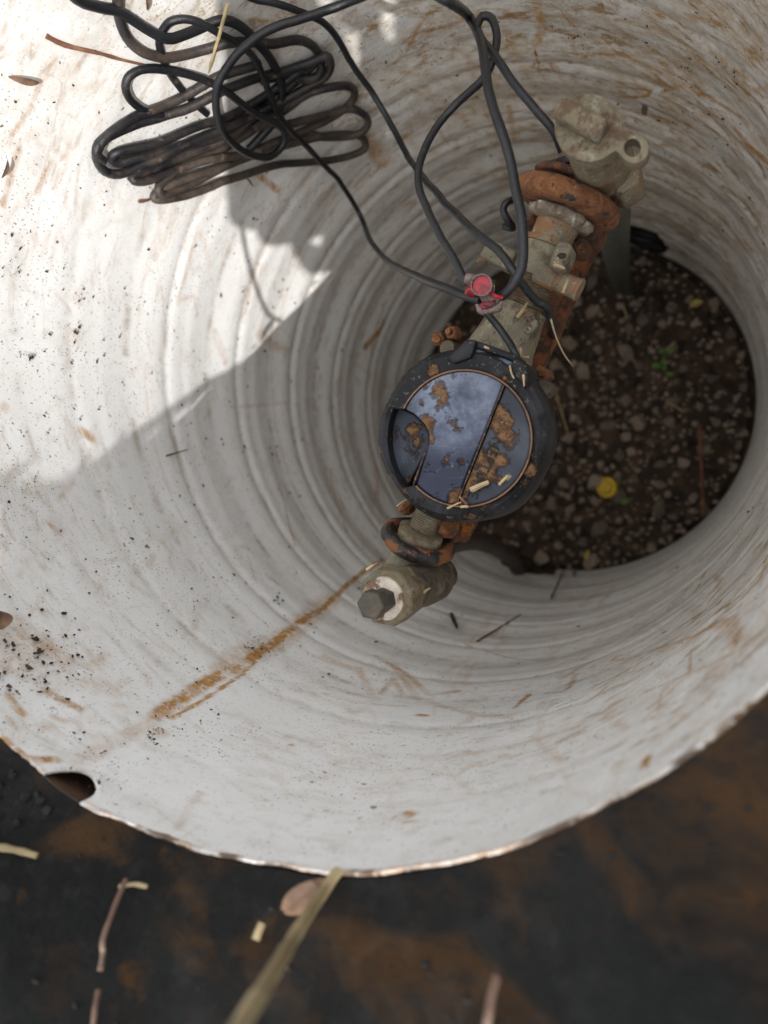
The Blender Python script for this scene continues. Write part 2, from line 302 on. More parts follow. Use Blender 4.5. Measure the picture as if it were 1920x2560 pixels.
def wall_material():
    m, nt, bs, N, L = nodes('stained_white_plastic'); g = G(nt)
    wc = g.attr('wc').outputs['Vector']; A = lambda k: g.attr(k).outputs['Fac']
    grime, rust, dark, groove = A('grime'), A('rust'), A('dark'), A('groove')
    base = g.mix(g.rng(g.noise(wc, 2.2, 5), .3, .7), (.90, .90, .89), (.85, .845, .83))
    # broad beige film
    f1 = g.math('MULTIPLY', grime, g.rng(g.noise(g.mapping(wc, (2.4, 3.6, 1)), 2.4, 9, .70, .8), .30, .64, .22, 1.0))
    fine = g.noise(g.mapping(wc, (1, 1.6, 1), (6, 2, 0)), 26, 9, .75, .5)
    f1 = g.math('MULTIPLY', f1, g.rng(fine, .34, .62, .45, 1.0))
    c = g.mix(f1, base, (.48, .395, .27))
    # smeared mud, drawn out round the wall
    sm = g.noise(g.mapping(wc, (2.6, 6.0, 1), (3, 1, 0)), 2.0, 10, .72, 1.6)
    f2 = g.math('MULTIPLY', g.rng(sm, .49, .64), g.math('ADD', g.math('MULTIPLY', grime, 1.3), .05), True)
    f2 = g.math('MULTIPLY', f2, g.rng(fine, .38, .56, .15, 1.0))
    c = g.mix(f2, c, (.34, .205, .085))
    # long faint scratches of brown, up and down
    sv = g.noise(g.mapping(wc, (26, 3.4, 1), (9, 4, 0)), 1.2, 6, .7, .4)
    c = g.mix(g.math('MULTIPLY', g.rng(sv, .60, .75), .30), c, (.42, .27, .12))
    # small rusty dabs
    sd = g.noise(g.mapping(wc, (1, 1.35, 1), (2, 7, 0)), 15, 6, .7, .6)
    c = g.mix(g.math('MULTIPLY', g.rng(sd, .655, .73), g.math('ADD', g.math('MULTIPLY', grime, .6), .34), True), c, (.36, .19, .065))
    # groove dirt
    f3 = g.math('MULTIPLY', groove, g.rng(g.noise(g.mapping(wc, (3.2, 1, 1), (1, 5, 0)), 2.4, 7, .7), .42, .68))
    c = g.mix(g.math('MULTIPLY', f3, .62), c, (.27, .19, .105))
    # strokes: streaks of wet rust with brush-like edges
    br = g.noise(g.mapping(wc, (1, 1, 1), (4, 2, 0)), 34, 7, .7, .8)
    rust = g.math('MULTIPLY', rust, g.rng(g.noise(g.mapping(wc, (1, 1, 1), (2, 9, 0)), 13, 3, .6), .34, .60, .5, 1.1))
    rf = g.math('MULTIPLY', rust, g.rng(g.math('ADD', g.math('MULTIPLY', br, .5), g.math('MULTIPLY', g.noise(g.mapping(wc, (1, 1.2, 1), (8, 8, 0)), 70, 8, .75), .5)), .34, .56, .2, 1.45), True)
    c = g.mix(rf, c, g.mix(g.rng(fine, .4, .6), (.52, .28, .085), (.38, .18, .048)))
    df = g.rng(g.math('ADD', dark, g.math('MULTIPLY', g.math('SUBTRACT', br, .5), 1.3)), .45, .75)
    df = g.math('MULTIPLY', df, g.rng(dark, .02, .2))
    c = g.mix(g.math('MULTIPLY', df, .85), c, (.085, .045, .022))
    # specks
    s1 = g.noise(wc, 46, 3, .55); s2 = g.noise(g.mapping(wc, (1.5, .8, 1), (5, 5, 0)), 120, 2, .5); pm = g.noise(wc, 3.1, 3)
    sp = g.math('MULTIPLY', g.rng(s2, .635, .68), g.rng(pm, .38, .62, .35, 1.0))
    c = g.mix(g.math('MULTIPLY', sp, .8), c, (.16, .085, .045))
    sp1 = g.math('MULTIPLY', g.rng(s1, .665, .70), g.rng(pm, .42, .6, .2, 1.0))
    c = g.mix(g.math('MULTIPLY', sp1, .85), c, (.075, .04, .022))
    g.set(bs.inputs['Base Color'], c)
    ro = g.rng(g.noise(wc, 9, 5), .3, .7, .34, .5); g.set(bs.inputs['Roughness'], ro)
    nb = g.bump(g.noise(wc, 7, 5, .6), .12, .002); nb = g.bump(g.math('ADD', br, g.math('MULTIPLY', sp1, 2.)), .16, .0012, nb)
    g.set(bs.inputs['Normal'], nb)
    return m
def ground_material():
    m, nt, bs, N, L = nodes('dark_earth_with_rust'); g = G(nt); c = g.co()
    b = g.mix(g.rng(g.noise(c, 9, 8, .62), .3, .7), (.019, .019, .0185), (.043, .043, .041))
    b = g.mix(g.math('MULTIPLY', g.rng(g.noise(g.mapping(c, (1, 1, 1), (3, 3, 0)), 150, 6), .5, .7), .6), b, (.050, .048, .045))
    sx = g.n('SeparateXYZ'); L.new(c, sx.inputs[0])
    rr = g.rng(sx.outputs['X'], -.05, .16)
    mp = g.n('Mapping'); L.new(c, mp.inputs[0]); mp.inputs['Rotation'].default_value = (0, 0, math.radians(-50)); mp.inputs['Scale'].default_value = (1, 2.1, 1)
    n1 = g.noise(mp.outputs[0], 20, 7, .6, .5)
    b = g.mix(g.math('MULTIPLY', g.rng(g.math('ADD', n1, g.math('MULTIPLY', rr, .07)), .50, .76), .85), b, (.135, .070, .030))
    n2 = g.noise(g.mapping(c, (1, 1, 1), (7, 1, 0)), 42, 5)
    b = g.mix(g.math('MULTIPLY', g.rng(n2, .62, .74), .8), b, (.16, .075, .026))
    g.set(bs.inputs['Base Color'], b); bs.inputs['Roughness'].default_value = .9; bs.inputs['Specular IOR Level'].default_value = .2
    nb = g.bump(g.noise(c, 45, 9, .75), 1., .014); nb = g.bump(g.noise(c, 240, 6, .7), .8, .003, nb); g.set(bs.inputs['Normal'], nb)
    return m
M['wall'] = wall_material(); M['ground'] = ground_material()

# ================================================================== LARGE STRUCTURE
# ------------------------------------------------------------------ ground round the pit: rises gently away from the rim
def ground_z(x, y):
    r = math.hypot(x, y); d = max(0, r - 1.0)
    az = math.atan2(y, x); k = .5 + .5 * math.cos(az - math.radians(-112))
    z = -.006 + k * 1.3 * (1 - math.exp(-d * 1.1)) + .02 * min(1, d * 6) * mnoise.noise(Vector((x * 3, y * 3, 0))) + .012 * min(1, d * 8) * mnoise.noise(Vector((x * 11, y * 11, 3))) + .010 * min(1, d * 14) * mnoise.noise(Vector((x * 31, y * 31, 7)))
    return z
def rim_z(p): return .006 * math.sin(9 * p) + .004 * math.sin(23 * p + 1) + .0016 * math.sin(57 * p)
rads = [1.0040] + [1.014 + .0125 * k for k in range(1, 64)] + list(np.geomspace(1.85, 1200, 34))
na = 480; v = []; f = []
for r in rads:
    for k in range(na):
        a = 2 * math.pi * k / na; x, y = r * math.cos(a), r * math.sin(a); v.append((x, y, ground_z(x, y) if r > 1.01 else rim_z(a) - .0035))
for i in range(len(rads) - 1):
    for k in range(na): f.append((i * na + k, i * na + (k + 1) % na, (i + 1) * na + (k + 1) % na, (i + 1) * na + k))
ground = MB().add(v, f).build('ground', M['ground']); tag(ground, kind='structure')
# soil behind the liner (seen through the cut-outs)
sb = MB(); n = 480; v = []; f = []
zs = [-.016, -.1, -.4, -1.2, -2.4, -3.2, -4.0]
for i, z in enumerate(zs):
    for k in range(n):
        a = 2 * math.pi * k / n; rr = 1.0045 if i == 0 else 1.06 if z > -2.9 else 1.20
        v.append((rr * math.cos(a), rr * math.sin(a), z if i else rim_z(a) - .0045))
for i in range(len(zs) - 1):
    for k in range(n): f.append((i * n + k, i * n + (k + 1) % n, (i + 1) * n + (k + 1) % n, (i + 1) * n + k))
bank = sb.add(v, f).build('earth_bank', M['bank']); tag(bank, kind='structure')

# ------------------------------------------------------------------ the white liner
NA, NZ = 900, 520
phi = np.arange(NA) * 2 * np.pi / NA - np.pi
zz = -np.linspace(0, 1, NZ) * (DEP + .05)
PH, ZZ = np.meshgrid(phi, zz)
def gauss(x, s): return np.exp(-(x / s) ** 2)
per = .43; ph1 = ((ZZ + .49) / per) % 1.0; d1 = np.minimum(ph1, 1 - ph1) * per            # distance to main groove
ph2 = ((ZZ + .49 + per * .44) / per) % 1.0; d2 = np.minimum(ph2, 1 - ph2) * per            # thinner line between
amp = np.clip((-ZZ - .35) / 1.7, .07, 1.0)
RR = 1.0 + amp * (.0115 * gauss(d1, .070) + .0065 * gauss(d2, .020) - .0035 * gauss(d2 - .045, .03) - .003 * gauss(d1 - .11, .03))
RR += .006 * np.sin(2 * PH + 1.0) + .0015 * np.sin(5 * PH + ZZ * .5)
rimw = .006 * np.sin(9 * phi) + .004 * np.sin(23 * phi + 1) + .0016 * np.sin(57 * phi) + .0008 * rng.standard_normal(NA)
Z2 = ZZ + rimw[None, :] * np.exp(ZZ / .03)
Z2[0] = rimw
# notch in the rim and two mouse-holes at the foot
def az_of(p): return math.atan2(p[1], p[0])
nt_p = pl(143, 1690, 0.0); holes = []
holes.append((az_of(nt_p), 0.0, .050, .060))
h1 = wl(1368, 556); h1 = np.array([math.cos(math.radians(66)), math.sin(math.radians(66)), -3.47]); holes.append((az_of(h1), h1[2], .13, .25))
h2 = wl(1128, 1222); holes.append((az_of(h2) + .03, -DEP + .02, .175, .36))
mask = np.ones((NZ, NA), bool); PH2 = PH.copy()
for (a0, z0, wa, wz) in holes:
    da = (PH - a0 + np.pi) % (2 * np.pi) - np.pi; dz = Z2 - z0
    q = np.sqrt((da / wa) ** 2 + (dz / wz) ** 2) * (1 + .03 * np.sin(5 * np.arctan2(dz, da) + 1))
    cell = 2 * np.pi / NA / wa * 1.05
    near = np.abs(q - 1) < cell                      # pull the grid onto the cut line
    s = np.where(near, 1 / np.maximum(q, 1e-3), 1.0)
    PH2 = np.where(near, a0 + da * s, PH2); Z2 = np.where(near & (ZZ < -.004), z0 + dz * s, Z2)
    mask &= ~(q < 1 - cell * .99)
V = np.stack([RR * np.cos(PH2), RR * np.sin(PH2), Z2], -1).reshape(-1, 3)
idx = np.arange(NZ * NA).reshape(NZ, NA); nx = np.roll(idx, -1, 1)
Fq = np.stack([idx[:-1], idx[1:], nx[1:], nx[:-1]], -1).reshape(-1, 4)
ok = mask.reshape(-1); kf = ok[Fq].sum(1) == 4
inh = np.zeros(len(Fq), bool)
Fq = Fq[kf]
# thickness: every free edge gets a strip 0.014 outwards
ed = np.concatenate([Fq[:, [0, 1]], Fq[:, [1, 2]], Fq[:, [2, 3]], Fq[:, [3, 0]]]); es = np.sort(ed, 1)
un, inv, cnt = np.unique(es, axis=0, return_inverse=True, return_counts=True)
fe = ed[cnt[inv.reshape(-1)] == 1]
uv, ui = np.unique(fe, return_inverse=True); ui = ui.reshape(-1, 2)
rad = V[uv].copy(); l = np.linalg.norm(rad[:, :2], axis=1); rad[:, :2] *= (1 + np.where(rad[:, 2] > -.09, .006, .0145))[:, None]
rad[:, 2] -= .002
Fs = np.stack([fe[:, 1], fe[:, 0], ui[:, 0] + len(V), ui[:, 1] + len(V)], -1)
VA = np.concatenate([V, rad]); FA = np.concatenate([Fq, Fs])
used = np.unique(FA); remap = -np.ones(len(VA), int); remap[used] = np.arange(len(used))
# attributes -----------------------------------------------------
WA = np.concatenate([np.stack([PH, ZZ, 0 * PH], -1).reshape(-1, 3), np.stack([PH.reshape(-1)[uv], ZZ.reshape(-1)[uv], 0 * uv], -1)])
rustA = np.zeros((NZ, NA)); darkA = np.zeros((NZ, NA))
def stroke(arr, pts, wpx, amp_, soft=.55):
    p3 = [wl(*p) for p in pts]; q = [(az_of(p), p[2]) for p in p3]
    w_ = wpx * wt(*pts[0]) / (FPX / K) * .5
    if len(q) == 1: q = q * 2
    for (a, b) in zip(q[:-1], q[1:]):
        lo_a, hi_a = min(a[0], b[0]) - w_ * 2, max(a[0], b[0]) + w_ * 2; lo_z, hi_z = min(a[1], b[1]) - w_ * 2, max(a[1], b[1]) + w_ * 2
        j = np.where((phi > lo_a) & (phi < hi_a))[0]; i = np.where((zz > lo_z) & (zz < hi_z))[0]
        if not len(i) or not len(j): continue
        X = PH[np.ix_(i, j)]; Y = ZZ[np.ix_(i, j)]; dx, dy = b[0] - a[0], b[1] - a[1]
        t = np.clip(((X - a[0]) * dx + (Y - a[1]) * dy) / (dx * dx + dy * dy + 1e-9), 0, 1)
        d = np.hypot(X - a[0] - t * dx, Y - a[1] - t * dy) / w_
        val = amp_ * np.clip((1.35 - d) / (1.35 - soft), 0, 1)
        arr[np.ix_(i, j)] = np.maximum(arr[np.ix_(i, j)], val)
ST = [
 ([(832, 1205), (770, 1245), (700, 1310), (660, 1338)], 9, .8), ([(690, 1316), (640, 1350), (598, 1382)], 18, .95), ([(720, 1290), (600, 1385), (480, 1450)], 44, .28), ([(700, 1300), (650, 1330)], 12, .3), ([(600, 1380), (560, 1408), (535, 1428)], 24, .8),
 ([(555, 1415), (500, 1445)], 26, .3), ([(510, 1440), (480, 1455), (420, 1488), (338, 1546)], 32, .66), ([(480, 1465), (400, 1510)], 16, .4), ([(575, 1402), (525, 1455), (450, 1505), (370, 1552)], 8, .75),
 ([(640, 1350), (560, 1385), (480, 1420)], 26, .22), ([(432, 1718), (405, 1755), (385, 1795)], 20, .22), ([(330, 1560), (250, 1600), (180, 1640)], 40, .18),
 ([(700, 1420), (765, 1448)], 24, .24), ([(775, 1446), (803, 1502)], 20, .26), ([(811, 1419), (874, 1456), (926, 1503), (989, 1498)], 16, .4), ([(720, 1488), (815, 1512)], 22, .24),
 ([(700, 1500), (760, 1520), (880, 1530)], 14, .2), ([(820, 1500), (850, 1470), (870, 1500)], 14, .35), ([(850, 1440), (905, 1512)], 18, .32), ([(930, 1520), (1010, 1545), (1100, 1555)], 20, .22),
 ([(905, 1550), (920, 1552)], 16, .55), ([(880, 1764), (892, 1768)], 26, .5), ([(628, 1613)], 14, .55), ([(845, 1765), (870, 1785), (905, 1782)], 4, .35),
 ([(1115, 1534), (1143, 1503)], 14, .6), ([(1227, 1492), (1244, 1461)], 16, .45), ([(1160, 1464)], 12, .6), ([(1180, 1500), (1225, 1498)], 12, .4), ([(1270, 1520), (1310, 1490)], 12, .4), ([(1215, 1470), (1270, 1440)], 20, .3),
 ([(1394, 1656), (1400, 1640)], 24, .85), ([(1398, 1588)], 12, .6), ([(1506, 1520)], 14, .5), ([(1481, 1600), (1496, 1590)], 9, .7), ([(1310, 1560), (1350, 1540)], 12, .5), ([(1430, 1500), (1420, 1545)], 6, .3),
 ([(1325, 1429), (1429, 1401), (1534, 1359), (1604, 1306)], 6, .6), ([(1394, 1496), (1482, 1460), (1587, 1411), (1657, 1359)], 7, .6), ([(1489, 1384), (1534, 1353), (1580, 1342), (1597, 1388)], 34, .38),
 ([(1612, 1423), (1657, 1381)], 22, .65), ([(1489, 1286), (1534, 1227)], 5, .7), ([(1440, 1330), (1489, 1290)], 8, .5), ([(1490, 1390), (1492, 1460)], 5, .5), ([(1540, 1240), (1560, 1260), (1530, 1300)], 12, .35), ([(1640, 1260), (1658, 1200)], 16, .4),
 ([(1159, 5), (1172, 58), (1159, 94)], 22, .5), ([(1156, 97), (1165, 155)], 4, .9), ([(1285, 55), (1323, 74), (1359, 94)], 8, .65), ([(1256, 121), (1268, 118)], 9, .7),
 ([(1323, 110), (1382, 136), (1446, 168), (1511, 207), (1591, 258)], 13, .5), ([(1320, 194), (1349, 210), (1398, 207), (1407, 194), (1333, 187)], 7, .75),
 ([(1459, 223), (1485, 239)], 11, .65), ([(1501, 245), (1517, 271), (1543, 284)], 12, .5), ([(1585, 281), (1624, 326), (1653, 355)], 20, .6), ([(1420, 258), (1456, 274)], 6, .85), ([(1430, 200), (1470, 185), (1520, 230)], 10, .45),
 ([(1330, 40), (1420, 60), (1500, 110)], 16, .35), ([(1480, 30), (1560, 60), (1620, 130)], 14, .35), ([(1220, 30), (1240, 60)], 10, .5), ([(1090, 60), (1110, 100)], 18, .35), ([(960, 60), (1000, 40), (1040, 55)], 18, .35),
 ([(930, 20), (900, 60), (880, 110)], 10, .5), ([(1070, 150), (1130, 200), (1150, 230)], 20, .3), ([(1100, 230), (1110, 300)], 14, .45),
 ([(42, 322), (10, 442)], 16, .5), ([(104, 354), (83, 417)], 14, .3), ([(70, 230), (20, 300)], 12, .35), ([(120, 120), (60, 240)], 14, .25), ([(427, 494), (401, 599), (385, 656)], 12, .22), ([(557, 572), (531, 677)], 12, .25), ([(470, 720), (490, 780)], 22, .18), ([(385, 650), (420, 640), (430, 680)], 10, .2),
 ([(560, 720), (620, 760)], 26, .25), ([(180, 930), (200, 945)], 22, .4), ([(15, 880)], 24, .3), ([(575, 1240), (600, 1260)], 10, .3), ([(500, 880), (620, 870)], 8, .2),
 ([(828, 703), (792, 750)], 16, .75), ([(790, 300), (830, 350)], 40, .45), ([(560, 380), (600, 410)], 14, .5), ([(700, 430), (720, 400)], 20, .3), ([(540, 40), (600, 50)], 14, .5), ([(110, 1130), (130, 1150)], 12, .45), ([(40, 1350), (140, 1420)], 60, .32), ([(100, 1490), (170, 1530)], 22, .55), ([(0, 1590), (60, 1640), (120, 1640)], 22, .6), ([(20, 1500), (50, 1540)], 20, .5),
 ([(350, 620), (360, 700), (365, 900)], 5, .2), ([(590, 960), (615, 1080), (640, 1180)], 5, .5), ([(720, 1010), (735, 1100), (750, 1150)], 5, .55), ([(815, 1000), (830, 1110)], 5, .5), ([(760, 560), (720, 640), (690, 760)], 5, .35), ([(900, 560), (830, 660), (800, 760)], 6, .4), ([(1000, 1392), (1080, 1420), (1200, 1425), (1330, 1390)], 5, .45),
]
ST += [([(40, 1400)], 150, .16), ([(110, 1470)], 90, .16), ([(155, 730)], 60, .14), ([(560, 1400)], 70, .2), ([(345, 1585)], 40, .25), ([(170, 640)], 40, .15), ([(1450, 150)], 120, .2)]
for p, wd, a in ST: stroke(rustA, p, wd, min(1, a * 1.25))
# many small finger marks and dabs of mud, thickest at upper right and along the lower right
rs2 = random.Random(11)
for (n_, xr, yr, L_, wr, ar, dirn) in [(170, (860, 1659), (0, 330), (12, 90), (3, 18), (.3, .75), .45), (60, (1100, 1659), (330, 560), (10, 50), (3, 8), (.2, .5), .7), (150, (900, 1659), (1300, 1720), (10, 90), (3, 16), (.15, .5), -.4), (90, (560, 1000), (1380, 1800), (10, 60), (3, 16), (.1, .35), .5), (60, (0, 480), (0, 500), (20, 120), (4, 12), (.15, .42), 1.9), (60, (0, 520), (500, 1600), (8, 60), (3, 12), (.15, .45), 1.7), (50, (520, 900), (380, 1250), (10, 70), (3, 7), (.2, .5), 1.6), (26, (0, 260), (1380, 1640), (10, 50), (8, 22), (.25, .6), .3)]:
    for i in range(n_):
        x, y = rs2.uniform(*xr), rs2.uniform(*yr); a_ = dirn + rs2.gauss(0, .5); l_ = rs2.uniform(*L_); b_ = a_ + rs2.gauss(0, .35)
        try:
            if wl(x, y)[2] < -2.9: continue
            stroke(rustA, [(x, y), (x + l_ * .5 * math.cos(a_), y + l_ * .5 * math.sin(a_)), (x + l_ * .5 * (math.cos(a_) + math.cos(b_)), y + l_ * .5 * (math.sin(a_) + math.sin(b_)))], rs2.uniform(*wr) * 1.5 + 2, rs2.uniform(*ar) * .85, -.5)
        except ValueError: pass
for p, wd, a in [([(1391, 232), (1388, 250)], 18, .95), ([(1404, 265)], 8, .8), ([(1560, 1310), (1640, 84)][1:], 30, .42), ([(830, 690), (812, 745)], 9, .8), ([(800, 735), (790, 752)], 6, .8), ([(1156, 100), (1166, 150)], 3, .7), ([(640, 1815)], 16, .7), ([(20, 1395), (40, 1390)], 18, .5)]: stroke(darkA, p, wd, a)
azd = np.degrees(PH); gr = np.zeros((NZ, NA))
def bell(x, c, s): return np.exp(-((x - c) / s) ** 2)
gr += 1.0 * bell(azd, 60, 46) * np.clip(1.15 + ZZ * .16, .35, 1)            # upper right of the picture
gr += .32 * bell(azd, 112, 26) * np.clip(1.1 + ZZ * .25, 0, 1)
gr += .16 * bell(azd, 150, 26) * bell(ZZ, 0, .8) + .30 * bell(azd, -150, 24) * bell(ZZ, 0, .55)
gr += .62 * bell(azd, -38, 30) * bell(ZZ, -.9, 1.0) + .22 * bell(ZZ, -3.0, 1.1)
gr = np.clip(gr + .10, 0, 1)
grooveA = np.clip(gauss(d1, .016) * 1.0 + gauss(d2, .012) * .9, 0, 1) * np.clip((-ZZ) / .8, .35, 1)
me = bpy.data.meshes.new('pit_liner')
VU = VA[used] * R; FU = remap[FA]
me.vertices.add(len(VU)); me.vertices.foreach_set('co', VU.astype(np.float32).ravel())
me.loops.add(FU.size); me.loops.foreach_set('vertex_index', FU.astype(np.int32).ravel())
me.polygons.add(len(FU)); me.polygons.foreach_set('loop_start', np.arange(0, FU.size, 4, dtype=np.int32))
me.polygons.foreach_set('loop_total', np.full(len(FU), 4, np.int32)); me.update(calc_edges=True)
me.polygons.foreach_set('use_smooth', np.concatenate([np.ones(len(Fq), bool), np.zeros(len(Fs), bool)]))
for nm, arr in (('rust', rustA), ('dark', darkA), ('grime', gr), ('groove', grooveA)):
    edge = arr.reshape(-1)[uv].copy()
    if nm in ('rust', 'dark'): edge = np.where(rad[:, 2] > -.09, np.maximum(edge, .55 if nm == 'rust' else 0.75 + .2 * np.sin(WA[-len(uv):, 0] * 31) * np.sin(WA[-len(uv):, 0] * 13)), edge)
    body = arr.copy(); kn = np.random.default_rng(3 if nm == 'rust' else 4).random(141) ** 1.5; kn[-1] = kn[0]; rn = np.interp(phi, np.linspace(-np.pi, np.pi, 141), kn)
    if nm == 'rust': body[:2] = np.maximum(body[:2], np.clip(rn * .75, 0, 1))
    if nm == 'dark': body[:2] = np.maximum(body[:2], np.clip(rn * 1.25 - .1, 0, .95))
    full = np.concatenate([body.reshape(-1), edge])[used]
    me.attributes.new(nm, 'FLOAT', 'POINT').data.foreach_set('value', full.astype(np.float32))
me.attributes.new('wc', 'FLOAT_VECTOR', 'POINT').data.foreach_set('vector', WA[used].astype(np.float32).ravel())
me.materials.append(M['wall'])
liner = link(bpy.data.objects.new('pit_liner', me))
tag(liner, 'round white corrugated plastic pit wall streaked with brown mud and rust', 'pit wall')

# ------------------------------------------------------------------ soil floor, gravel
FZ = -DEP
def floor_z(x, y): return FZ + .035 * mnoise.noise(Vector((x * 3, y * 3, 1))) + .02 * mnoise.noise(Vector((x * 9, y * 9, 5)))
v = []; f = []; nr_, na = 60, 140
for i in range(nr_):
    r = 1.18 * i / (nr_ - 1)
    for k in range(na):
        a = 2 * math.pi * k / na; x, y = r * math.cos(a), r * math.sin(a); v.append((x, y, floor_z(x, y) - (.0 if r < .98 else .05)))
for i in range(nr_ - 1):
    for k in range(na): f.append((i * na + k, i * na + (k + 1) % na, (i + 1) * na + (k + 1) % na, (i + 1) * na + k))
floor = MB().add(v, f).build('pit_floor', M['soil']); tag(floor, kind='structure')
def rock_mesh(i, sub=2):
    mb = MB(); mb.blob((0, 0, 0), (1, .55 + .4 * rng.random(), .5 + .25 * rng.random()), sub, .55, 1.1, seed=i * 3.7 + 1)
    V = np.concatenate(mb.v); 
    for q in range(12):                                # chop flats into it
        nn = unit(rng.standard_normal(3)); d = V @ nn; lim = .45 * d.max() + .15 * rng.random(); V -= np.clip(d - lim, 0, None)[:, None] * nn * .9
    me = bpy.data.meshes.new('stone'); me.from_pydata((V * R).tolist(), [], mb.f); me.materials.append(M['stone'])
    me.polygons.foreach_set('use_smooth', [True] * len(me.polygons)); me.set_sharp_from_angle(angle=math.radians(14)); return me
rocks = [rock_mesh(i, 1 if i % 2 else 2) for i in range(12)]
placed = []; cnt_ = 0; tries = 0
while cnt_ < 290 and tries < 6000:
    tries += 1
    a = random.uniform(-math.pi, math.pi); r = .97 * math.sqrt(random.random()); x, y = r * math.cos(a), r * math.sin(a)
    # only the part of the floor the camera sees (right of the meter)
    if x < -.42 + .25 * random.random(): continue
    dens = .5 + .5 * mnoise.noise(Vector((x * 2.2 + 4, y * 2.2, 0)))
    if y > .45 and random.random() < .6: continue
    if random.random() > .35 + dens: continue
    s = random.choice([.026, .033, .040, .050, .062, .074]) * random.uniform(.8, 1.25)
    if any((x - p[0]) ** 2 + (y - p[1]) ** 2 < (s + p[2]) ** 2 * .5 for p in placed): continue
    placed.append((x, y, s)); o = bpy.data.objects.new('stone', random.choice(rocks)); link(o, floor)
    o.location = Vector((x, y, floor_z(x, y) + s * random.uniform(.0, .3))) * R; o.scale = (s, s, s); o.rotation_euler = (random.uniform(-.5, .5), random.uniform(-.5, .5), random.uniform(0, 6.3)); cnt_ += 1
gb = MB()
for i in range(1000):
    a = random.uniform(-math.pi, math.pi); r = .985 * math.sqrt(random.random()); x, y = r * math.cos(a), r * math.sin(a)
    s = random.choice([.006, .008, .010, .013, .016]) * random.uniform(.7, 1.3)
    gb.blob((x, y, floor_z(x, y) + s * .3), (s, s * random.uniform(.6, 1), s * .7), 1 if i % 5 == 0 else 0 or 1, .5, 1.2, seed=i)
gravel = gb.build('gravel', M['stone'], floor, ang=12); tag(gravel, kind='stuff')

# ================================================================== WATER METER AND FITTINGS
ZP = -.84                                              # height of the pipe line
a0 = pl(902, 1170, ZP); a1 = pl(1225, 440, ZP); U = unit(a1 - a0); VV = np.array([U[1], -U[0], 0.]); UPV = np.array([0, 0, 1.])
PXR = np.linalg.norm(pl(1051, 800, ZP) - pl(1050, 800, ZP))      # R per view pixel there
def sy(y):                                             # distance along the pipe line for view height y
    x = 902 + (1170 - y) * (1225 - 902) / (1170 - 440); return (pl(x, y, ZP) - a0) @ U
def sec(mb, prof, n=48, rough=.002, rs=24, **kw): return mb.lathe(a0, U, [(sy(y), r * PXR) for y, r in prof], n, rough, rs, **kw)
c0 = pl(990, 940, -.65); r0 = .515 * np.linalg.norm(pl(815, 940, -.65) - pl(1176, 936, -.65))
meter = thing('water_meter', 'water meter with round black hinged lid splashed with brown mud', 'water meter', (c0[0], c0[1], -.95))
# bronze body
mb = MB(); sec(mb, [(1088, 34), (1060, 36), (1040, 60)], 40)
mb.lathe((c0[0] - .015, c0[1] + .005, 0), UPV, [(-1.02, .10), (-1.0, .15), (-.92, .17), (-.80, .172), (-.77, .165)], 56, .003, 18)
sec(mb, [(800, 82), (770, 74), (740, 66), (700, 60), (680, 57)], 44, .003, 20, lob=(4, -.06)); mb.build('body', M['greybody'], meter)
spud = MB(); pr = []
yy = 1086.0
while yy < 1143: pr += [(yy, 30.5), (yy + 1.4, 33), (yy + 2.4, 33), (yy + 3.6, 30.5)]; yy += 4.6
sec(spud, [(q[0], q[1]) for q in pr][::-1], 48, .0008); sp_ = spud.build('threaded_spud', M['bronze'], meter, ang=25)
fl = MB(); sec(fl, [(694, 52), (692, 58), (664, 57), (662, 50)], 6, .0, phase=.3); fl.build('flange', M['greybody'], meter, bevel=.006)
th = MB(); pr = []; yy = 600.
while yy < 662: pr += [(yy, 42), (yy + 2.2, 45.5), (yy + 4.4, 42)]; yy += 5.2
sec(th, pr[::-1], 48, .0008); th.build('outlet_thread', M['bronze'], meter, ang=25)
# raised marks cast on the body
for (x, y, r) in [(1097, 687, 6.5), (1112, 712, 5), (1125, 735, 6), (1092, 735, 5), (1140, 712, 5)]:
    mk = MB(); p = pl(x, y, ZP + .062); tq = np.linspace(0, 2 * np.pi, 20)
    mk.tube([p + np.array([math.cos(q), math.sin(q), 0]) * r * PXR for q in tq], .004, 6, cap=False); mk.build('cast_mark', M['greybody'], meter)
# housing ring
def lidpx(deg, rpx): a = math.radians(deg); return (1003 + rpx * math.cos(a), 947 + rpx * 1.015 * math.sin(a))
hb = MB(); n = 144; v = []; prof_n = 8
for k in range(n):
    dg = -180 + 360 * k / n; inner = 168 if (dg > 139 or dg < -155) else 148
    P_in = pl(*lidpx(dg, inner), -.65); d_ = unit(np.array([math.cos(math.radians(dg)), -math.sin(math.radians(dg)), 0])); bump_ = 1 + .012 * math.cos(6 * math.radians(dg) + .5)
    if 150 < dg % 360 < 205: bump_ *= 1.015
    o_ = np.array([c0[0], c0[1], 0]); cc = P_in.copy(); rr = r0 * bump_
    ringp = [(cc[0], cc[1], -.735), (cc[0], cc[1], -.655)]
    for rf, z in ((.90, -.648), (.965, -.658), (1.0, -.69), (1.005, -.74), (.97, -.79), (.85, -.80)): ringp.append((o_[0] + d_[0] * rr * rf, o_[1] + d_[1] * rr * rf, z))
    v += ringp
f = [(k * 8 + j, k * 8 + j + 1, ((k + 1) % n) * 8 + j + 1, ((k + 1) % n) * 8 + j) for k in range(n) for j in range(7)]
hb.add(v, f); house = hb.build('register_housing', M['housing'], meter, ang=28)
bs_ = MB(); bs_.pxprism([lidpx(d, 170) for d in range(0, 360, 6)], -.73, -.78); bs_.build('housing_floor', M['housing'], meter)
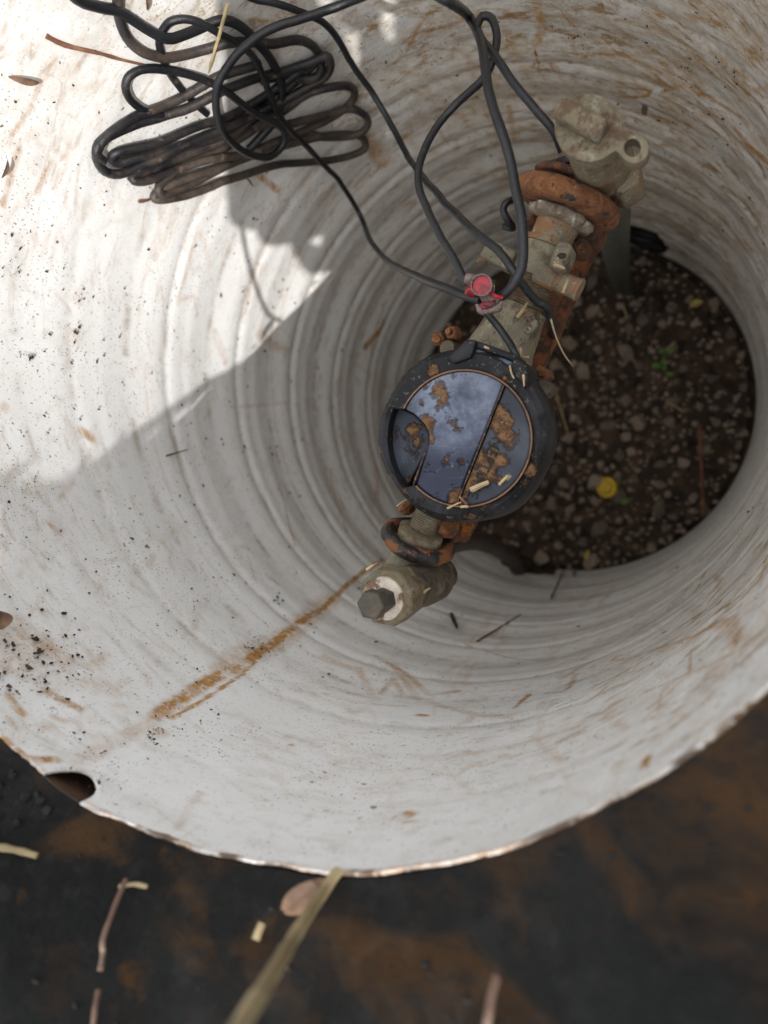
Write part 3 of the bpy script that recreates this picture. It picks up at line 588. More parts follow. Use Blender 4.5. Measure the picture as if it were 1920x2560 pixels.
# lid panels
rl = 142
left_edge = [c4(515, 1000), c4(522, 930), c4(490, 850), c4(410, 770), c4(305, 718)]
main = [lidpx(d, rl) for d in np.linspace(-154, -54.5, 30)] + [lidpx(d, rl) for d in np.linspace(98, 136.5, 14)] + left_edge[:-1]
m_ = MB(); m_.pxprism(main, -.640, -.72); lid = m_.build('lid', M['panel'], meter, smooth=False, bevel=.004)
right = [lidpx(d, rl) for d in np.linspace(-51.5, 95.5, 40)]
m_ = MB(); m_.pxprism(right, -.646, -.72); lid_r = m_.build('lid_panel', M['panelt'], meter, smooth=False, bevel=.004); lid_r['label'] = 'textured lid panel with raised lettering under mud'
left = [lidpx(d, 165) for d in np.linspace(140, 203, 22)] + [(x + 1.5, y + 2) for x, y in left_edge[::-1]]
m_ = MB(); m_.pxprism(left, -.690, -.735); m_.build('thumb_recess', M['panell'], meter, smooth=False, bevel=.004)
rg = MB(); rg.pxprism([lidpx(d, 149) for d in np.linspace(0, 360, 120, endpoint=False)], -.6475, -.70, [lidpx(d, 143.4) for d in np.linspace(0, 360, 120, endpoint=False)])
# copper-coloured line of silt in the groove, open over the thumb recess
rg = MB(); ang_ = np.linspace(-154, 136, 150); pt = [pl(*lidpx(d, 145.3), -.6490) for d in ang_]; rg.tube(pt, .0024, 6); rg.build('lid_seam', M['tan'], meter)
sm = MB(); sm.tube([pl(*lidpx(-53, 141), -.643), pl(*lidpx(20, 55), -.643), pl(*lidpx(96.7, 141), -.643)][::2], .0020, 6); sm.build('lid_seam', M['silt'], meter)
sm = MB(); sm.tube(crom([pl(*c4(512, 1010), -.642), pl(*c4(470, 1120), -.642), pl(*c4(402, 1305), -.648)]), .0030, 6, rough=.002); sm.build('lid_seam', M['silt'], meter)
# lettering
def lettering():
    A_ = pl(*c4(1018, 985), -.645); B_ = pl(*c4(850, 1365), -.645); dr = unit(B_ - A_); upv = np.array([-dr[1], dr[0], 0]); 
    cu = bpy.data.curves.new('lettering', 'FONT'); cu.body = 'NEPTUNE'; cu.size = 1.0; cu.extrude = .05; cu.align_x = 'CENTER'; cu.align_y = 'CENTER'; cu.space_character = 1.08
    ob = bpy.data.objects.new('lettering_src', cu); col.objects.link(ob); dg = bpy.context.evaluated_depsgraph_get(); me = bpy.data.meshes.new_from_object(ob.evaluated_get(dg))
    bpy.data.objects.remove(ob); bpy.data.curves.remove(cu)
    L_ = np.array([q.co[:] for q in me.vertices]); wd = L_[:, 0].max() - L_[:, 0].min(); k = np.linalg.norm(B_ - A_) * 1.15 / wd
    mid = (A_ + B_) / 2; V = mid + L_[:, :1] * k * dr + L_[:, 1:2] * k * upv * 1.15 + L_[:, 2:] * .05 * UPV
    fs = [tuple(p.vertices) for p in me.polygons]; bpy.data.meshes.remove(me)
    m_ = MB(); m_.add(V, fs); o = m_.build('lettering', M['housing'], lid_r, smooth=False); return o
lettering()
# hinge at the top of the lid
hg = MB(); hg.pxprism([c4(*p) for p in [(640, 352), (800, 203), (878, 208), (842, 322), (835, 345), (700, 390)]], -.632, -.76)
hg.pxprism([c4(*p) for p in [(1170, 335), (1250, 385), (1268, 470), (1250, 580), (1150, 470), (1112, 428)]], -.634, -.76); hg.build('hinge', M['housing'], meter, smooth=False, bevel=.006)
hg = MB(); hg.pxprism([c4(*p) for p in [(876, 212), (1178, 322), (1168, 372), (868, 262)]], -.642, -.76); hg.build('hinge_cover', M['housing'], meter, smooth=False, bevel=.006)
hg = MB(); hg.pxprism([c4(*p) for p in [(868, 264), (1166, 374), (1122, 422), (842, 324)]], -.652, -.76); hg.build('hinge_pin', M['blueplastic'], meter, smooth=False, bevel=.008)
# lugs on the right flank of the housing
for (x, y, r, z) in ((1178, 893, 12, -.72), (1176, 948, 11, -.74)):
    q = MB(); p = pl(x, y, z); q.lathe(p + np.array([0, 0, -.05]), UPV, [(0, r * PXR), (.05, r * PXR), (.055, r * PXR * .6), (.05, r * PXR * .5)], 20); q.box(p + np.array([-.02, 0, -.03]), [(1, 0, 0), (0, 1, 0), (0, 0, 1)], (.02, r * PXR * .8, .018)); q.build('lug', M['housing'], meter, bevel=.003)
# flange bolts with rusted shanks
for (hx, hy, rot, pts) in ((965, 752, 0, [(947, 735), (988, 725), (975, 718)]), (1172, 838, 1, [(1165, 805), (1185, 815), (1190, 855)])):
    q = MB(); p = pl(hx, hy, -.86); q.lathe(p + np.array([0, 0, -.06]), UPV, [(0, 19 * PXR), (.05, 19 * PXR), (.06, 16 * PXR)], 24, .002, 30); bo = q.build('flange_bolt', M['bronzedark'], meter)
    q = MB()
    for (i, s_) in enumerate(pts[:2]):
        p = pl(*s_, -.90); q.lathe(p, UPV + VV * (.3 - .5 * i), [(0, .014), (.004, .0185), (.034, .0185), (.038, .014)], 6, .004, 40, phase=hx + i); q.lathe(p, UPV + VV * (.3 - .5 * i), [(.03, .008), (.055, .008)], 10, .002, 50)
    q.build('rusted_stud', M['rustdark'] if rot else M['rust'], bo)

# ------------------------------------------------------------------ union between meter and valve
uni = thing('pipe_union', 'mud grey bronze union nut with clamp lugs between meter and rusty collar', 'pipe fitting', a0 + U * sy(570))
q = MB(); sec(q, [(604, 40), (600, 50), (584, 55), (545, 54), (536, 48), (534, 40)], 44, .003, 18, lob=(6, .02)); q.build('nut', M['greybody'], uni)
q = MB(); sec(q, [(536, 44), (533, 48), (526, 48.5), (521, 46)], 40, .001); q.build('gasket_ring', M['bronzeg'], uni)
q = MB(); sec(q, [(524, 43), (500, 43.5), (475, 46), (462, 50)], 40, .003, 20); q.build('neck', M['bronzeg'], uni)
q = MB(); pA = pl(1052, 541, ZP + .03); pB = pl(1112, 570, ZP + .03); ax = unit(pB - pA)
q.box((pA + pB) / 2, [ax, np.cross(UPV, ax), UPV], (np.linalg.norm(pB - pA) / 2, 20 * PXR, .035)); q.build('clamp_lug', M['greybody'], uni, bevel=.010, seg=3)
q = MB(); ax = unit(pl(1255, 628, ZP + .05) - pl(1160, 588, ZP + .05)); o_ = pl(1160, 588, ZP + .04); ln = np.linalg.norm(pl(1254, 626, ZP + .04) - o_)
q.lathe(o_, ax, [(0, 22 * PXR), (ln * .45, 23 * PXR), (ln * .48, 20 * PXR), (ln * .93, 20 * PXR), (ln * .95, 22 * PXR), (ln, 21 * PXR)], 28, .002, 30); q.build('clamp_bolt', M['bronzeg'], uni)
q = MB(); pc = pl(1216, 562, ZP + .065); q.box(pc, [VV, U, UPV], (15 * PXR, 27 * PXR, .045)); q.build('clamp_lug', M['greybody'], uni, bevel=.012, seg=3)
q = MB(); q.blob(pc + np.array([0, 0, .042]) + VV * .004, (.012, .009, .006), 2, .4, seed=3); q.build('plug_dirt', M['crumb'], uni)

# ------------------------------------------------------------------ rusty expansion collar
colr = thing('rusty_collar', 'thick orange rusted collar around the pipe below the lock head', 'pipe collar', a0 + U * sy(432))
q = MB(); rc = 100
pr = [(460, 50), (459.5, 84), (457, 97), (450, 105), (441, 108), (428, 107), (419, 102), (414, 92), (412, 50)]
sec(q, pr, 120, .005, 26); q.build('ring', M['rust'], colr, sub=1, ang=60)
q = MB(); sec(q, [(406, 60), (405, 84), (397, 88), (390, 84), (386, 60)], 80, .005, 26); q.build('lip', M['rustdark'], colr, ang=70)
q = MB(); sec(q, [(486, 46), (484, 60), (476, 66), (466, 67), (459, 56)], 72, .007, 40, lob=(9, .04)); q.build('lime_crust', mat('lime_crusted_bronze', (.21, .165, .12), .9, layers=[((.58, .54, .49), 70, .55, .66), ((.12, .08, .05), 90, .55, .66)], bump=[(150, .8, .003)]), colr, ang=60)

# ------------------------------------------------------------------ angle valve with lock head
Zh = -.56
valve = thing('angle_valve', 'weathered bronze angle valve with padlock ear on its flat head', 'valve', pl(1300, 330, -.9))
q = MB(); sec(q, [(392, 62), (375, 62), (350, 56), (320, 54)], 44, .004, 16); q.build('inlet_neck', M['bronze'], valve)
vc = pl(1283, 300, -.66); q = MB(); q.lathe((vc[0], vc[1], 0), UPV, [(-.98, .05), (-.96, .060), (-.9, .068), (-.8, .070), (-.7, .058), (-.62, .045), (Zh - .03, .045)], 44, .004, 18)
q.build('body', M['bronze'], valve)
def sdf(x, y):
    d1_ = math.hypot(x - 1271, y - 276) - 73; d2_ = math.hypot(x - 1370, y - 321) - 31; k = 26.
    h = max(k - abs(d1_ - d2_), 0) / k; return min(d1_, d2_) - h * h * k * .25
out = []
for k in range(90):
    a = 2 * math.pi * k / 90; lo, hi = 0., 200.
    for _ in range(30):
        m2 = (lo + hi) / 2
        if sdf(1312 + m2 * math.cos(a), 296 + m2 * math.sin(a)) < 0: lo = m2
        else: hi = m2
    out.append((1312 + lo * math.cos(a), 296 + lo * math.sin(a)))
hole = [(1366 + 18.5 * math.cos(a), 319 + 20 * math.sin(a)) for a in np.linspace(0, 2 * math.pi, 28, endpoint=False)]
q = MB(); q.pxprism(out, Zh, Zh - .036, hole); head = q.build('lock_head', M['bronzehead'], valve, bevel=.006, seg=2)
q = MB(); pA = pl(1208, 236, Zh + .02); pB = pl(1304, 287, Zh + .02); ax = unit(pB - pA)
q.box((pA + pB) / 2, [ax, np.cross(UPV, ax), UPV], (np.linalg.norm(pB - pA) / 2, 17 * PXR, .020)); q.build('turning_ridge', M['bronzehead'], head, bevel=.007, seg=2)
q = MB(); tq = np.linspace(0, 2 * np.pi, 40); ctr = a0 + U * sy(368)
q.tube([ctr + (VV * math.cos(t) + UPV * math.sin(t)) * 62 * PXR + U * .03 * math.cos(t) for t in tq], .011, 8, cap=False); q.build('black_tie', M['cable'], valve)
q = MB(); p = pl(1345, 378, -.80); q.lathe(p + np.array([0, 0, -.12]), UPV, [(0, .03), (.01, .045), (.10, .045), (.12, .038)], 6, .001); q.build('drain_nut', M['bronzeg'], valve, bevel=.006)

# ------------------------------------------------------------------ yoke bar under the meter
yoke = thing('yoke_bar', 'rusted iron yoke bar running underneath the water meter', 'iron bar', pl(1200, 680, -1.15))
ZB = -1.06
pA = pl(1262, 505, ZB); pB = pl(1120, 830, ZB); dr = unit(pB - pA); pEnd = pA + dr * (sy(440) - sy(1160)) * 1.0
q = MB(); nseg = 40
for i in range(1): 
    v = []; f = []; hw, hh = .043, .04
    for k in range(nseg + 1):
        c_ = pA + (pEnd - pA) * k / nseg; sd = np.cross(UPV, dr)
        for (a_, b_) in ((-1, .3), (-.55, 1), (.55, 1), (1, .3), (1, -1), (-1, -1)):
            p = c_ + sd * hw * a_ + UPV * hh * b_; v.append(p + unit(sd * a_ + UPV * b_) * .006 * nz(p, 16))
    for k in range(nseg):
        for j in range(6): f.append((k * 6 + j, k * 6 + (j + 1) % 6, (k + 1) * 6 + (j + 1) % 6, (k + 1) * 6 + j))
    f += [(5, 4, 3, 2, 1, 0), tuple(nseg * 6 + j for j in range(6))]; q.add(v, f)
q.build('bar', M['rustdark'], yoke, ang=40)
for (x, y, z, sc_) in ((1152, 484, -.86, 14), (1255, 540, -.90, 17), (880, 1098, -.87, 12), (968, 1138, -.88, 20)):
    q = MB(); q.blob(pl(x, y, z), (sc_ * PXR * 1.15, sc_ * PXR * 1.25, .05), 3, .22, 2.0, seed=x, ax=[VV, U, UPV]); q.build('end_lug', M['rust'] if y > 1000 else M['rustdark'], yoke)
q = MB(); p1_ = pl(1262, 505, ZB); q.box((p1_ + pl(1225, 470, -.92)) / 2, [VV, U, UPV], (.07, .03, .09)); q.build('upright', M['rustdark'], yoke, bevel=.012); q = MB(); q.box(pEnd + np.array([-.02, .03, .06]), [VV, U, UPV], (.06, .03, .09)); q.build('upright', M['rustdark'], yoke, bevel=.012)

# ------------------------------------------------------------------ outlet check valve with plug
out_ = thing('check_valve', 'octagonal bronze check valve with white washer and dark hex plug', 'valve', pl(850, 1280, -.95))
Zt = -.615; bc = pl(832, 1291, Zt)
q = MB(); q.lathe((bc[0], bc[1], 0), UPV, [(-.705, .060), (-.70, .0725), (Zt - .010, .0725), (Zt, .068)], 8, .0006, 20, phase=.3); q.build('octagon_cap', M['bronze'], out_, smooth=False, bevel=.003)
q = MB(); q.lathe((bc[0], bc[1], 0), UPV, [(-1.04, .040), (-1.03, .050), (-.97, .052), (-.96, .064), (-.86, .066), (-.80, .058), (-.70, .058)], 36, .003, 18); q.build('body', M['bronzedark'], out_, ang=30)
q = MB(); sec(q, [(1182, 44), (1210, 46), (1240, 50), (1290, 52)][::-1], 40, .003, 18); q.build('arm', M['bronze'], out_)
q = MB(); wc_ = pl(826, 1294, Zt + .006); q.lathe((wc_[0], wc_[1], 0), UPV, [(Zt - .004, .0), (Zt + .006, .0), (Zt + .006, .0515), (Zt - .004, .054)], 44, .001, 40, cap=False); q.build('washer', M['white'], out_, ang=30)
q = MB(); hc = pl(828, 1296, Zt + .01); q.lathe((hc[0] + .002, hc[1], 0), UPV, [(Zt, .030), (Zt + .05, .030)], 6, 0, phase=.2)
q.lathe((hc[0], hc[1], 0), UPV, [(Zt + .045, .035), (Zt + .082, .0355), (Zt + .088, .032)], 6, .0, phase=.45); q.build('hex_plug', M['hex'], out_, smooth=False, bevel=.0025)
hw_ = thing('coupling_ring', 'black painted rusty ring around the threaded pipe beside the check valve', 'pipe collar', a0 + U * sy(1170))
q = MB(); prf = []
for k in range(16):
    a = 2 * math.pi * k / 16; prf.append((17 * PXR * math.cos(a), (70 + 16 * math.sin(a)) * PXR))
UT = unit(U + .24 * UPV)
q.lathe(a0 + U * sy(1168), UT, prf + [prf[0]], 96, .006, 20, cap=False); q.build('ring', M['rustblack'], hw_, ang=80)
q = MB(); q.lathe(a0 + U * sy(1168), UT, [(d * PXR, r * PXR) for d, r in ((-14, 46), (2, 47), (5, 51), (26, 50), (29, 40), (30, 32))], 48, .001, 20, lob=(8, .035)); q.build('castle_nut', M['bronze'], hw_, ang=25)

# ------------------------------------------------------------------ service pipes
p_ = [pl(1310, 350, -.9), pl(1318, 400, -1.05), pl(1322, 460, -1.5), pl(1330, 530, -2.2), pl(1335, 575, -2.9), pl(1342, 602, -3.35), pl(1352, 618, -3.60), pl(1372, 626, -3.85)]
q = MB(); q.tube(crom(p_, .05), .056, 24, rough=.003, rs=8); rs_ = q.build('riser_pipe', M['riser']); tag(rs_, 'dark green riser pipe dropping from the lock valve to the gravel', 'pipe')
p_ = [pl(845, 1275, -1.05), pl(905, 1225, -1.3), pl(965, 1178, -1.6), pl(1020, 1168, -2.0), pl(1070, 1182, -2.45), pl(1106, 1210, -2.95), pl(1122, 1245, -3.4), pl(1126, 1285, -3.7)]
q = MB(); q.tube(crom(p_, .05), .041, 24, rough=.002, rs=8); tl = q.build('tail_pipe', M['tail']); tag(tl, 'brown black pipe curving from the check valve into the lower wall notch', 'pipe')
hp = h1 * np.array([1.06, 1.06, 1.]); q = MB(); ax = unit([hp[0], hp[1], .1])
pr = []
for k in range(10): pr += [(k * .03 - .08, .105), (k * .03 - .07, .118), (k * .03 - .058, .118)]
q.lathe(hp - np.array([0, 0, .05]), ax, pr, 36, cap=False); dp = q.build('drain_pipe', M['hole']); tag(dp, 'black corrugated drain pipe opening in the white wall behind the riser', 'drain pipe')

# ================================================================== CABLES
def path(pts):
    """pts: (x, y, spec): spec = ('w', offset from wall) or a height z in R; returns a smooth 3-D line."""
    P = []
    for x, y, s in pts: P.append(wl(x, y, s[1]) if isinstance(s, tuple) else pl(x, y, s))
    return jig(crom(P, .018))
def jig(P):
    return np.array([p + .0028 * np.array([nz(p, 9), nz(p + 5, 9), nz(p + 9, 9)]) + .0012 * np.array([nz(p, 30), nz(p + 3, 30), nz(p + 7, 30)]) for p in P])
def W_(o): return ('w', o)
RC = .0132; RT = .0097
def cable(name, pts, r, m, label, cat='cable', group='black cables', n=10, pre=None):
    L3 = path(pts)
    if pre is not None: L3 = np.concatenate([jig(crom(list(pre) + [L3[0]], .018))[:-1], L3])
    q = MB(); q.tube(L3, r, n); o = q.build(name, m, ang=60); return tag(o, label, cat, group)
def over_rim(p):
    """points that carry a cable from a wall point up over the rim and onto the ground"""
    a = math.atan2(p[1], p[0]); out = []
    for r, z in ((1.32, None), (1.14, None), (1.03, .035), (.985, .022), (.968, -.04)):
        x, y = r * math.cos(a + .12 * (r - .97)), r * math.sin(a + .12 * (r - .97)); out.append(np.array([x, y, ground_z(x, y) + .014 if z is None else z]))
    if p[2] < -.16: out.append(np.array([.968 * math.cos(a), .968 * math.sin(a), p[2] * .5]))
    return out
def k1(lst, off): return [c1(x, y) + (W_(off + (o[0] if o else 0)),) for (x, y, *o) in lst]
bundle = thing('cable_coil', 'muddy black cable wound into a flat coil of long loops', 'cable coil', wl(470, 280, 0), 'black cables')
coil_runs = [
 # entering strands, then the long loops one above the other
 ([(-190, -330), (-120, -130), (-20, -10), (100, 35), (200, 60), (330, 140), (450, 200), (540, 182), (620, 145), (740, 100), (850, 150), (930, 230), (990, 310), (1040, 420), (1045, 520), (1010, 620), (930, 720), (880, 770)], .036),
 ([(260, -330), (215, -120), (195, 0), (200, 90), (240, 190), (310, 260), (380, 290), (480, 295), (620, 265), (760, 225), (880, 218), (1000, 228), (1120, 210), (1210, 240), (1252, 320), (1230, 400), (1150, 412), (1060, 390), (940, 420)], .024),
 ([(940, 330), (720, 400), (500, 520), (300, 600), (160, 690), (92, 775), (95, 845), (150, 895), (250, 895), (450, 800), (700, 690), (950, 575), (1180, 455), (1270, 400), (1300, 335), (1275, 290), (1190, 325), (1050, 370), (900, 410), (720, 480), (560, 560), (400, 610), (250, 660), (120, 725), (85, 790), (120, 830)], .040),
 ([(1180, 330), (1000, 470), (800, 590), (600, 660), (400, 740), (200, 790), (168, 820), (200, 848), (300, 822), (500, 765), (700, 715), (900, 640), (1100, 530), (1250, 465), (1380, 445), (1425, 485), (1380, 560), (1200, 660), (1000, 745), (850, 800)], .026),
 ([(1240, 300), (1120, 420), (950, 560), (800, 690), (600, 785), (400, 870), (275, 918), (300, 945), (400, 920), (600, 835), (800, 735), (950, 640), (1150, 500), (1200, 400)], .016),
 ([(1060, 560), (900, 660), (1010, 640), (1100, 640), (1300, 590), (1400, 565), (1480, 600), (1490, 650), (1430, 700), (1280, 712), (1150, 690), (1000, 740), (880, 800), (700, 820), (520, 880), (430, 940), (405, 985), (440, 1010), (560, 960), (720, 880), (860, 820), (1000, 770), (1150, 730), (1300, 700), (1440, 702), (1480, 745), (1450, 790), (1300, 830), (1120, 845), (1000, 862), (750, 940), (560, 1010), (440, 1035), (385, 1030), (395, 1000), (480, 955), (620, 905), (760, 860), (860, 800)], .034),
 ([(430, 600), (340, 575), (262, 520), (233, 450), (260, 390), (350, 358), (480, 365), (600, 395), (700, 440), (780, 490), (900, 580), (1010, 640), (1060, 690), (1052, 760), (980, 815), (880, 800), (800, 750), (730, 660), (703, 560), (720, 430), (790, 310), (890, 215), (1000, 150), (1150, 95), (1290, 50), (1450, -10)], .052),
]
for i, (run, off) in enumerate(coil_runs):
    if i == 6: continue
    P = [wl(*c1(x, y), off + .010 * math.sin(k * 1.3 + i)) for k, (x, y) in enumerate(run)]
    if i < 2: P = over_rim(P[0]) + P
    q = MB(); q.tube(jig(crom(P, .018)), RC, 10); o = q.build('strand', M['cablemud'] if i != 0 else M['cable'], bundle, ang=60)
# the loop that stands off the coil, runs over the top and down to the seal
run = coil_runs[6][0]
top = [(c1(x, y) + (W_(.034 + .11 * min(1, max(0, (k - 6) / 10)) ),)) for k, (x, y) in enumerate(run)]
g_ = [(840, -30, W_(.24)), (900, -28, W_(.32)), (965, 0, W_(.38)), (1010, 35, -.78), (1038, 85, -.72), (1048, 150, -.68), (1060, 215, -.66), (1085, 290, -.64), (1105, 360, -.64), (1115, 420, -.63), (1127, 480, -.62), (1130, 560, -.62), (1118, 600, -.62), (1095, 630, -.63), (1082, 640, -.64)]
cable('signal_cable', top + g_, .0112, M['cable'], 'thick black cable looping from the coil over the top down to the seal')
e_ = [(660, 590), (560, 500), (480, 400), (425, 290), (412, 205), (440, 140), (480, 108), (560, 100), (650, 130), (760, 195), (850, 245), (905, 300), (950, 390), (990, 500), (1040, 610), (1120, 700), (1230, 820), (1330, 920), (1410, 1040)]
E_ = [c1(x, y) + (W_(.022 + .05 * min(1, max(0, (k - 5) / 6))),) for k, (x, y) in enumerate(e_)]
E_ += [(785, 480, W_(.14)), (800, 520, W_(.3)), (840, 565, W_(.55)), (920, 605, -.80), (1000, 637, -.67), (1038, 648, -.64)]
cable('signal_cable', E_, RT * 1.05, M['cable'], 'black cable sagging across the wall from under the coil to the red seal')
F_ = [(490, -50, W_(.02)), (540, -6, W_(.03)), (595, 8, W_(.05)), (645, 25, W_(.06)), (700, 48, W_(.06)), (732, 85, W_(.06)), (752, 125, W_(.07)), (778, 165, W_(.09)), (810, 208, W_(.13)), (845, 270, W_(.22)), (880, 335, W_(.35)), (910, 378, -1.05), (960, 436, -.85), (1020, 495, -.72), (1080, 545, -.66), (1112, 590, -.64), (1130, 616, -.66), (1158, 650, -.70), (1182, 664, -.72), (1190, 690, -.78), (1198, 730, -1.1), (1215, 770, -1.8), (1228, 792, -2.4)]
cable('signal_cable', F_, RT, M['cable'], 'black cable running straight over the union nut and down beside the meter', pre=over_rim(wl(430, -130, .02)))
H_ = [(1090, 488, -1.0), (1108, 492, -.98), (1098, 476, -.96), (1089, 452, -.95), (1100, 434, -.95), (1135, 425, -1.0), (1215, 330, -.80), (1196, 282, -.76), (1160, 240, -.74), (1110, 180, -.73), (1072, 125, -.73), (1042, 88, -.74), (1030, 62, -.75), (1042, 36, -.76), (1064, 42, -.76), (1074, 75, -.75), (1068, 112, -.74), (1056, 148, -.74), (1034, 182, -.76), (990, 222, -.80), (950, 265, -.80), (920, 315, -.78), (906, 360, -.76), (904, 402, -.74), (917, 442, -.72), (945, 500, -.69), (975, 550, -.67), (1000, 600, -.65), (1008, 615, -.65)]
cable('signal_cable', H_[6:], RT, M['cable'], 'black cable twisted in a small loop between lock head and red seal')
cable('tamper_cable', H_[:6], RT, M['cable'], 'short bend of black cable poking out left of the rusty collar')
cable('meter_lead', [(1040, 655, -.65), (1052, 676, -.66), (1080, 710, -.68), (1102, 742, -.67), (1112, 762, -.66), (1120, 778, -.67)], RT * .85, M['cable'], 'short grey black lead from the red seal into the meter lid hinge')

# ------------------------------------------------------------------ red wire seal
sp = pl(1035, 612, -.60)
seal = thing('wire_seal', 'red and clear plastic wire seal joining the black cables', 'seal', pl(1040, 635, -.66))
def disc(x, y, z, r, h, m, name, parent, hollow=False, n=32, tilt=(0.12, -.1)):
    q = MB(); p = pl(x, y, z); ax = unit([tilt[0], tilt[1], 1])
    prof = [(0, r * PXR), (h, r * PXR)] if not hollow else [(0, r * PXR), (h, r * PXR), (h, r * PXR * .84), (h * .5, r * PXR * .82)]
    q.lathe(p - ax * h, ax, prof, n, .0006, 60, cap=not hollow); return q.build(name, M[m], parent, bevel=.002)
q = MB(); q.lathe(sp - UPV * .045, unit([.12, -.1, 1]), [(0, .012), (.006, .019), (.042, .020)], 30); cap = q.build('seal_cap', M['red'], seal)
q = MB(); q.lathe(sp - UPV * .047, unit([.12, -.1, 1]), [(.0, .0225), (.046, .0235), (.052, .0235), (.052, .0205)], 30, cap=False); q.build('clear_sleeve', M['clear'], seal)
q = MB(); q.blob(pl(1016, 603, -.62), (.017, .013, .02), 2, .3, seed=4); q.build('clear_wing', M['clear'], seal)
q = MB(); q.blob(pl(1022, 628, -.635), (.020, .013, .016), 2, .25, seed=5); q.build('red_body', M['red'], seal)
q = MB(); q.pxprism([(1025, 655), (1045, 640), (1082, 648), (1078, 668), (1050, 678), (1030, 676)], -.645, -.675); q.build('clear_base', M['clear'], seal, bevel=.004)
q = MB(); q.pxprism([(1034, 655), (1056, 645), (1072, 652), (1060, 664), (1040, 668)], -.638, -.65); q.build('red_plate', M['red'], seal, bevel=.003)
q = MB(); q.pxprism([(1030, 636), (1052, 622), (1072, 640), (1060, 652), (1040, 650)], -.628, -.642); q.build('clear_clip', M['clear'], seal, bevel=.003)
q = MB(); q.tube(crom([pl(1062, 634, -.625), pl(1072, 640, -.622), pl(1082, 642, -.63), pl(1091, 639, -.632)], .008), .0042, 8); q.build('red_wire', M['wire'], seal)
q = MB(); q.tube(crom([pl(1045, 660, -.63), pl(1062, 662, -.627), pl(1078, 652, -.63), pl(1090, 638, -.64)], .008), .0022, 6); q.build('black_wire', M['cable'], seal)

# ================================================================== SMALL THINGS
yc = thing('yellow_cap', 'round yellow plastic cap lying on the gravel', 'cap', pl(1310, 1053, FZ))  # loose plastic cap on the pit floor
q = MB(); p = pl(1310, 1053, FZ + .05); ax = unit([-.25, .1, 1]); q.lathe(p - ax * .03, ax, [(0, .058), (.006, .062), (.03, .062), (.034, .058), (.034, .046)], 36, cap=True); q.build('rim', M['yellow'], yc, ang=30)
q = MB(); q.lathe(p, ax, [(0, .040), (.018, .038), (.022, .034), (.022, .0)], 30, cap=False); q.build('centre_boss', M['yellow'], yc, ang=30)
def leaf_mesh(mb, p, d, nrm, ln, wd, curl=.15, n=7):
    d = unit(d); nrm = unit(nrm); s = unit(np.cross(nrm, d)); v = []; f = []
    for i in range(n):
        t = i / (n - 1); w_ = wd * math.sin(math.pi * min(1, .06 + t * .92)) ** .8 * .5; c = p + d * ln * t + nrm * curl * ln * math.sin(t * 2.6)
        v += [c - s * w_ + nrm * w_ * .35, c, c + s * w_ + nrm * w_ * .35]
    for i in range(n - 1):
        for j in range(2): a = i * 3 + j; f.append((a, a + 1, a + 4, a + 3))
    return mb.add(v, f)
sprout = thing('seedling', 'small bright green seedling growing in the gravel', 'plant', pl(1437, 785, FZ))
for i, (x, y, a) in enumerate([(1432, 764, 2.4), (1442, 762, .6), (1436, 770, -1.9), (1433, 800, 1.2), (1438, 806, -.4), (1428, 792, 3.0)]):
    q = MB(); leaf_mesh(q, pl(x, y, FZ + .09), (math.cos(a), math.sin(a), .1), (0, 0, 1), .03 + .012 * (i % 3), .022 + .006 * (i % 2)); q.build('leaf', M['green'], sprout)
q = MB(); q.tube([pl(1436, 785, FZ), pl(1436, 766, FZ + .085)], .004, 5); q.tube([pl(1436, 795, FZ), pl(1433, 800, FZ + .085)], .004, 5); q.build('stem', M['green'], sprout)
q = MB(); leaf_mesh(q, pl(1340, 1085, FZ + .05), (1, .2, 0), (0, 0, 1), .05, .03); tag(q.build('green_leaf', M['green']), 'tiny green leaf on the gravel just below the yellow cap', 'leaf')
for (x, y, a, ln, lab) in ((1490, 660, .2, .07, 'small yellow leaf on dark soil at the upper right of the pit floor'), (1264, 1208, 1.2, .06, 'small yellow leaf at the lower edge of the gravel')):
    q = MB(); leaf_mesh(q, pl(x, y, FZ + .06), (math.cos(a), math.sin(a), .05), (0, 0, 1), ln, ln * .6); tag(q.build('yellow_leaf', M['leafy']), lab, 'leaf', 'yellow leaves')
def stick(name, pts, r, m, label, cat, group=None, parent=None, taper=.6, n=7, jit=.0):
    P = crom([p if len(p) == 3 and not isinstance(p, tuple) else p for p in pts], .03); rr = np.linspace(r, r * taper, len(P))
    q = MB(); q.tube(P, rr, n, rough=r * .3, rs=60); return tag(q.build(name, m, parent), label, cat, group)
stick('long_twig', [pl(1511, 918, FZ + .05), pl(1514, 970, FZ + .07), pl(1517, 1040, FZ + .06), pl(1519, 1118, FZ + .06)], .014, M['twig'], 'long straight red brown twig lying on gravel at right', 'twig')
for i, (a, b, c, lab) in enumerate([((1278, 1010), (1240, 1028), (1228, 1036), 'thin straw on gravel left of the yellow cap'), ((1345, 660), (1352, 678), (1353, 690), 'short pale straw on soil below the riser pipe'), ((1405, 740), (1418, 722), (1425, 710), 'thin brown straw beside the green seedling'), ((1440, 868), (1462, 880), (1474, 888), 'dry stalk in the middle of the gravel'), ((1300, 1082), (1285, 1100), (1255, 1122), 'curved stalk below the yellow cap'), ((1196, 830), (1210, 880), (1225, 930), 'faint stalk on soil close to the meter lid')]):
    stick('straw', [pl(*a, FZ + .06), pl(*b, FZ + .07), pl(*c, FZ + .06)], .006, M['straw'] if i % 2 else M['twig'], lab, 'straw', 'straws on the pit floor')
stick('root_stalk', [pl(1190, 690, -.74), pl(1202, 730, -.78), pl(1220, 768, -.84), pl(1240, 793, -.9)], .0024, M['straw'], 'thin orange stalk with a rooty tip beside the black cable', 'stalk')
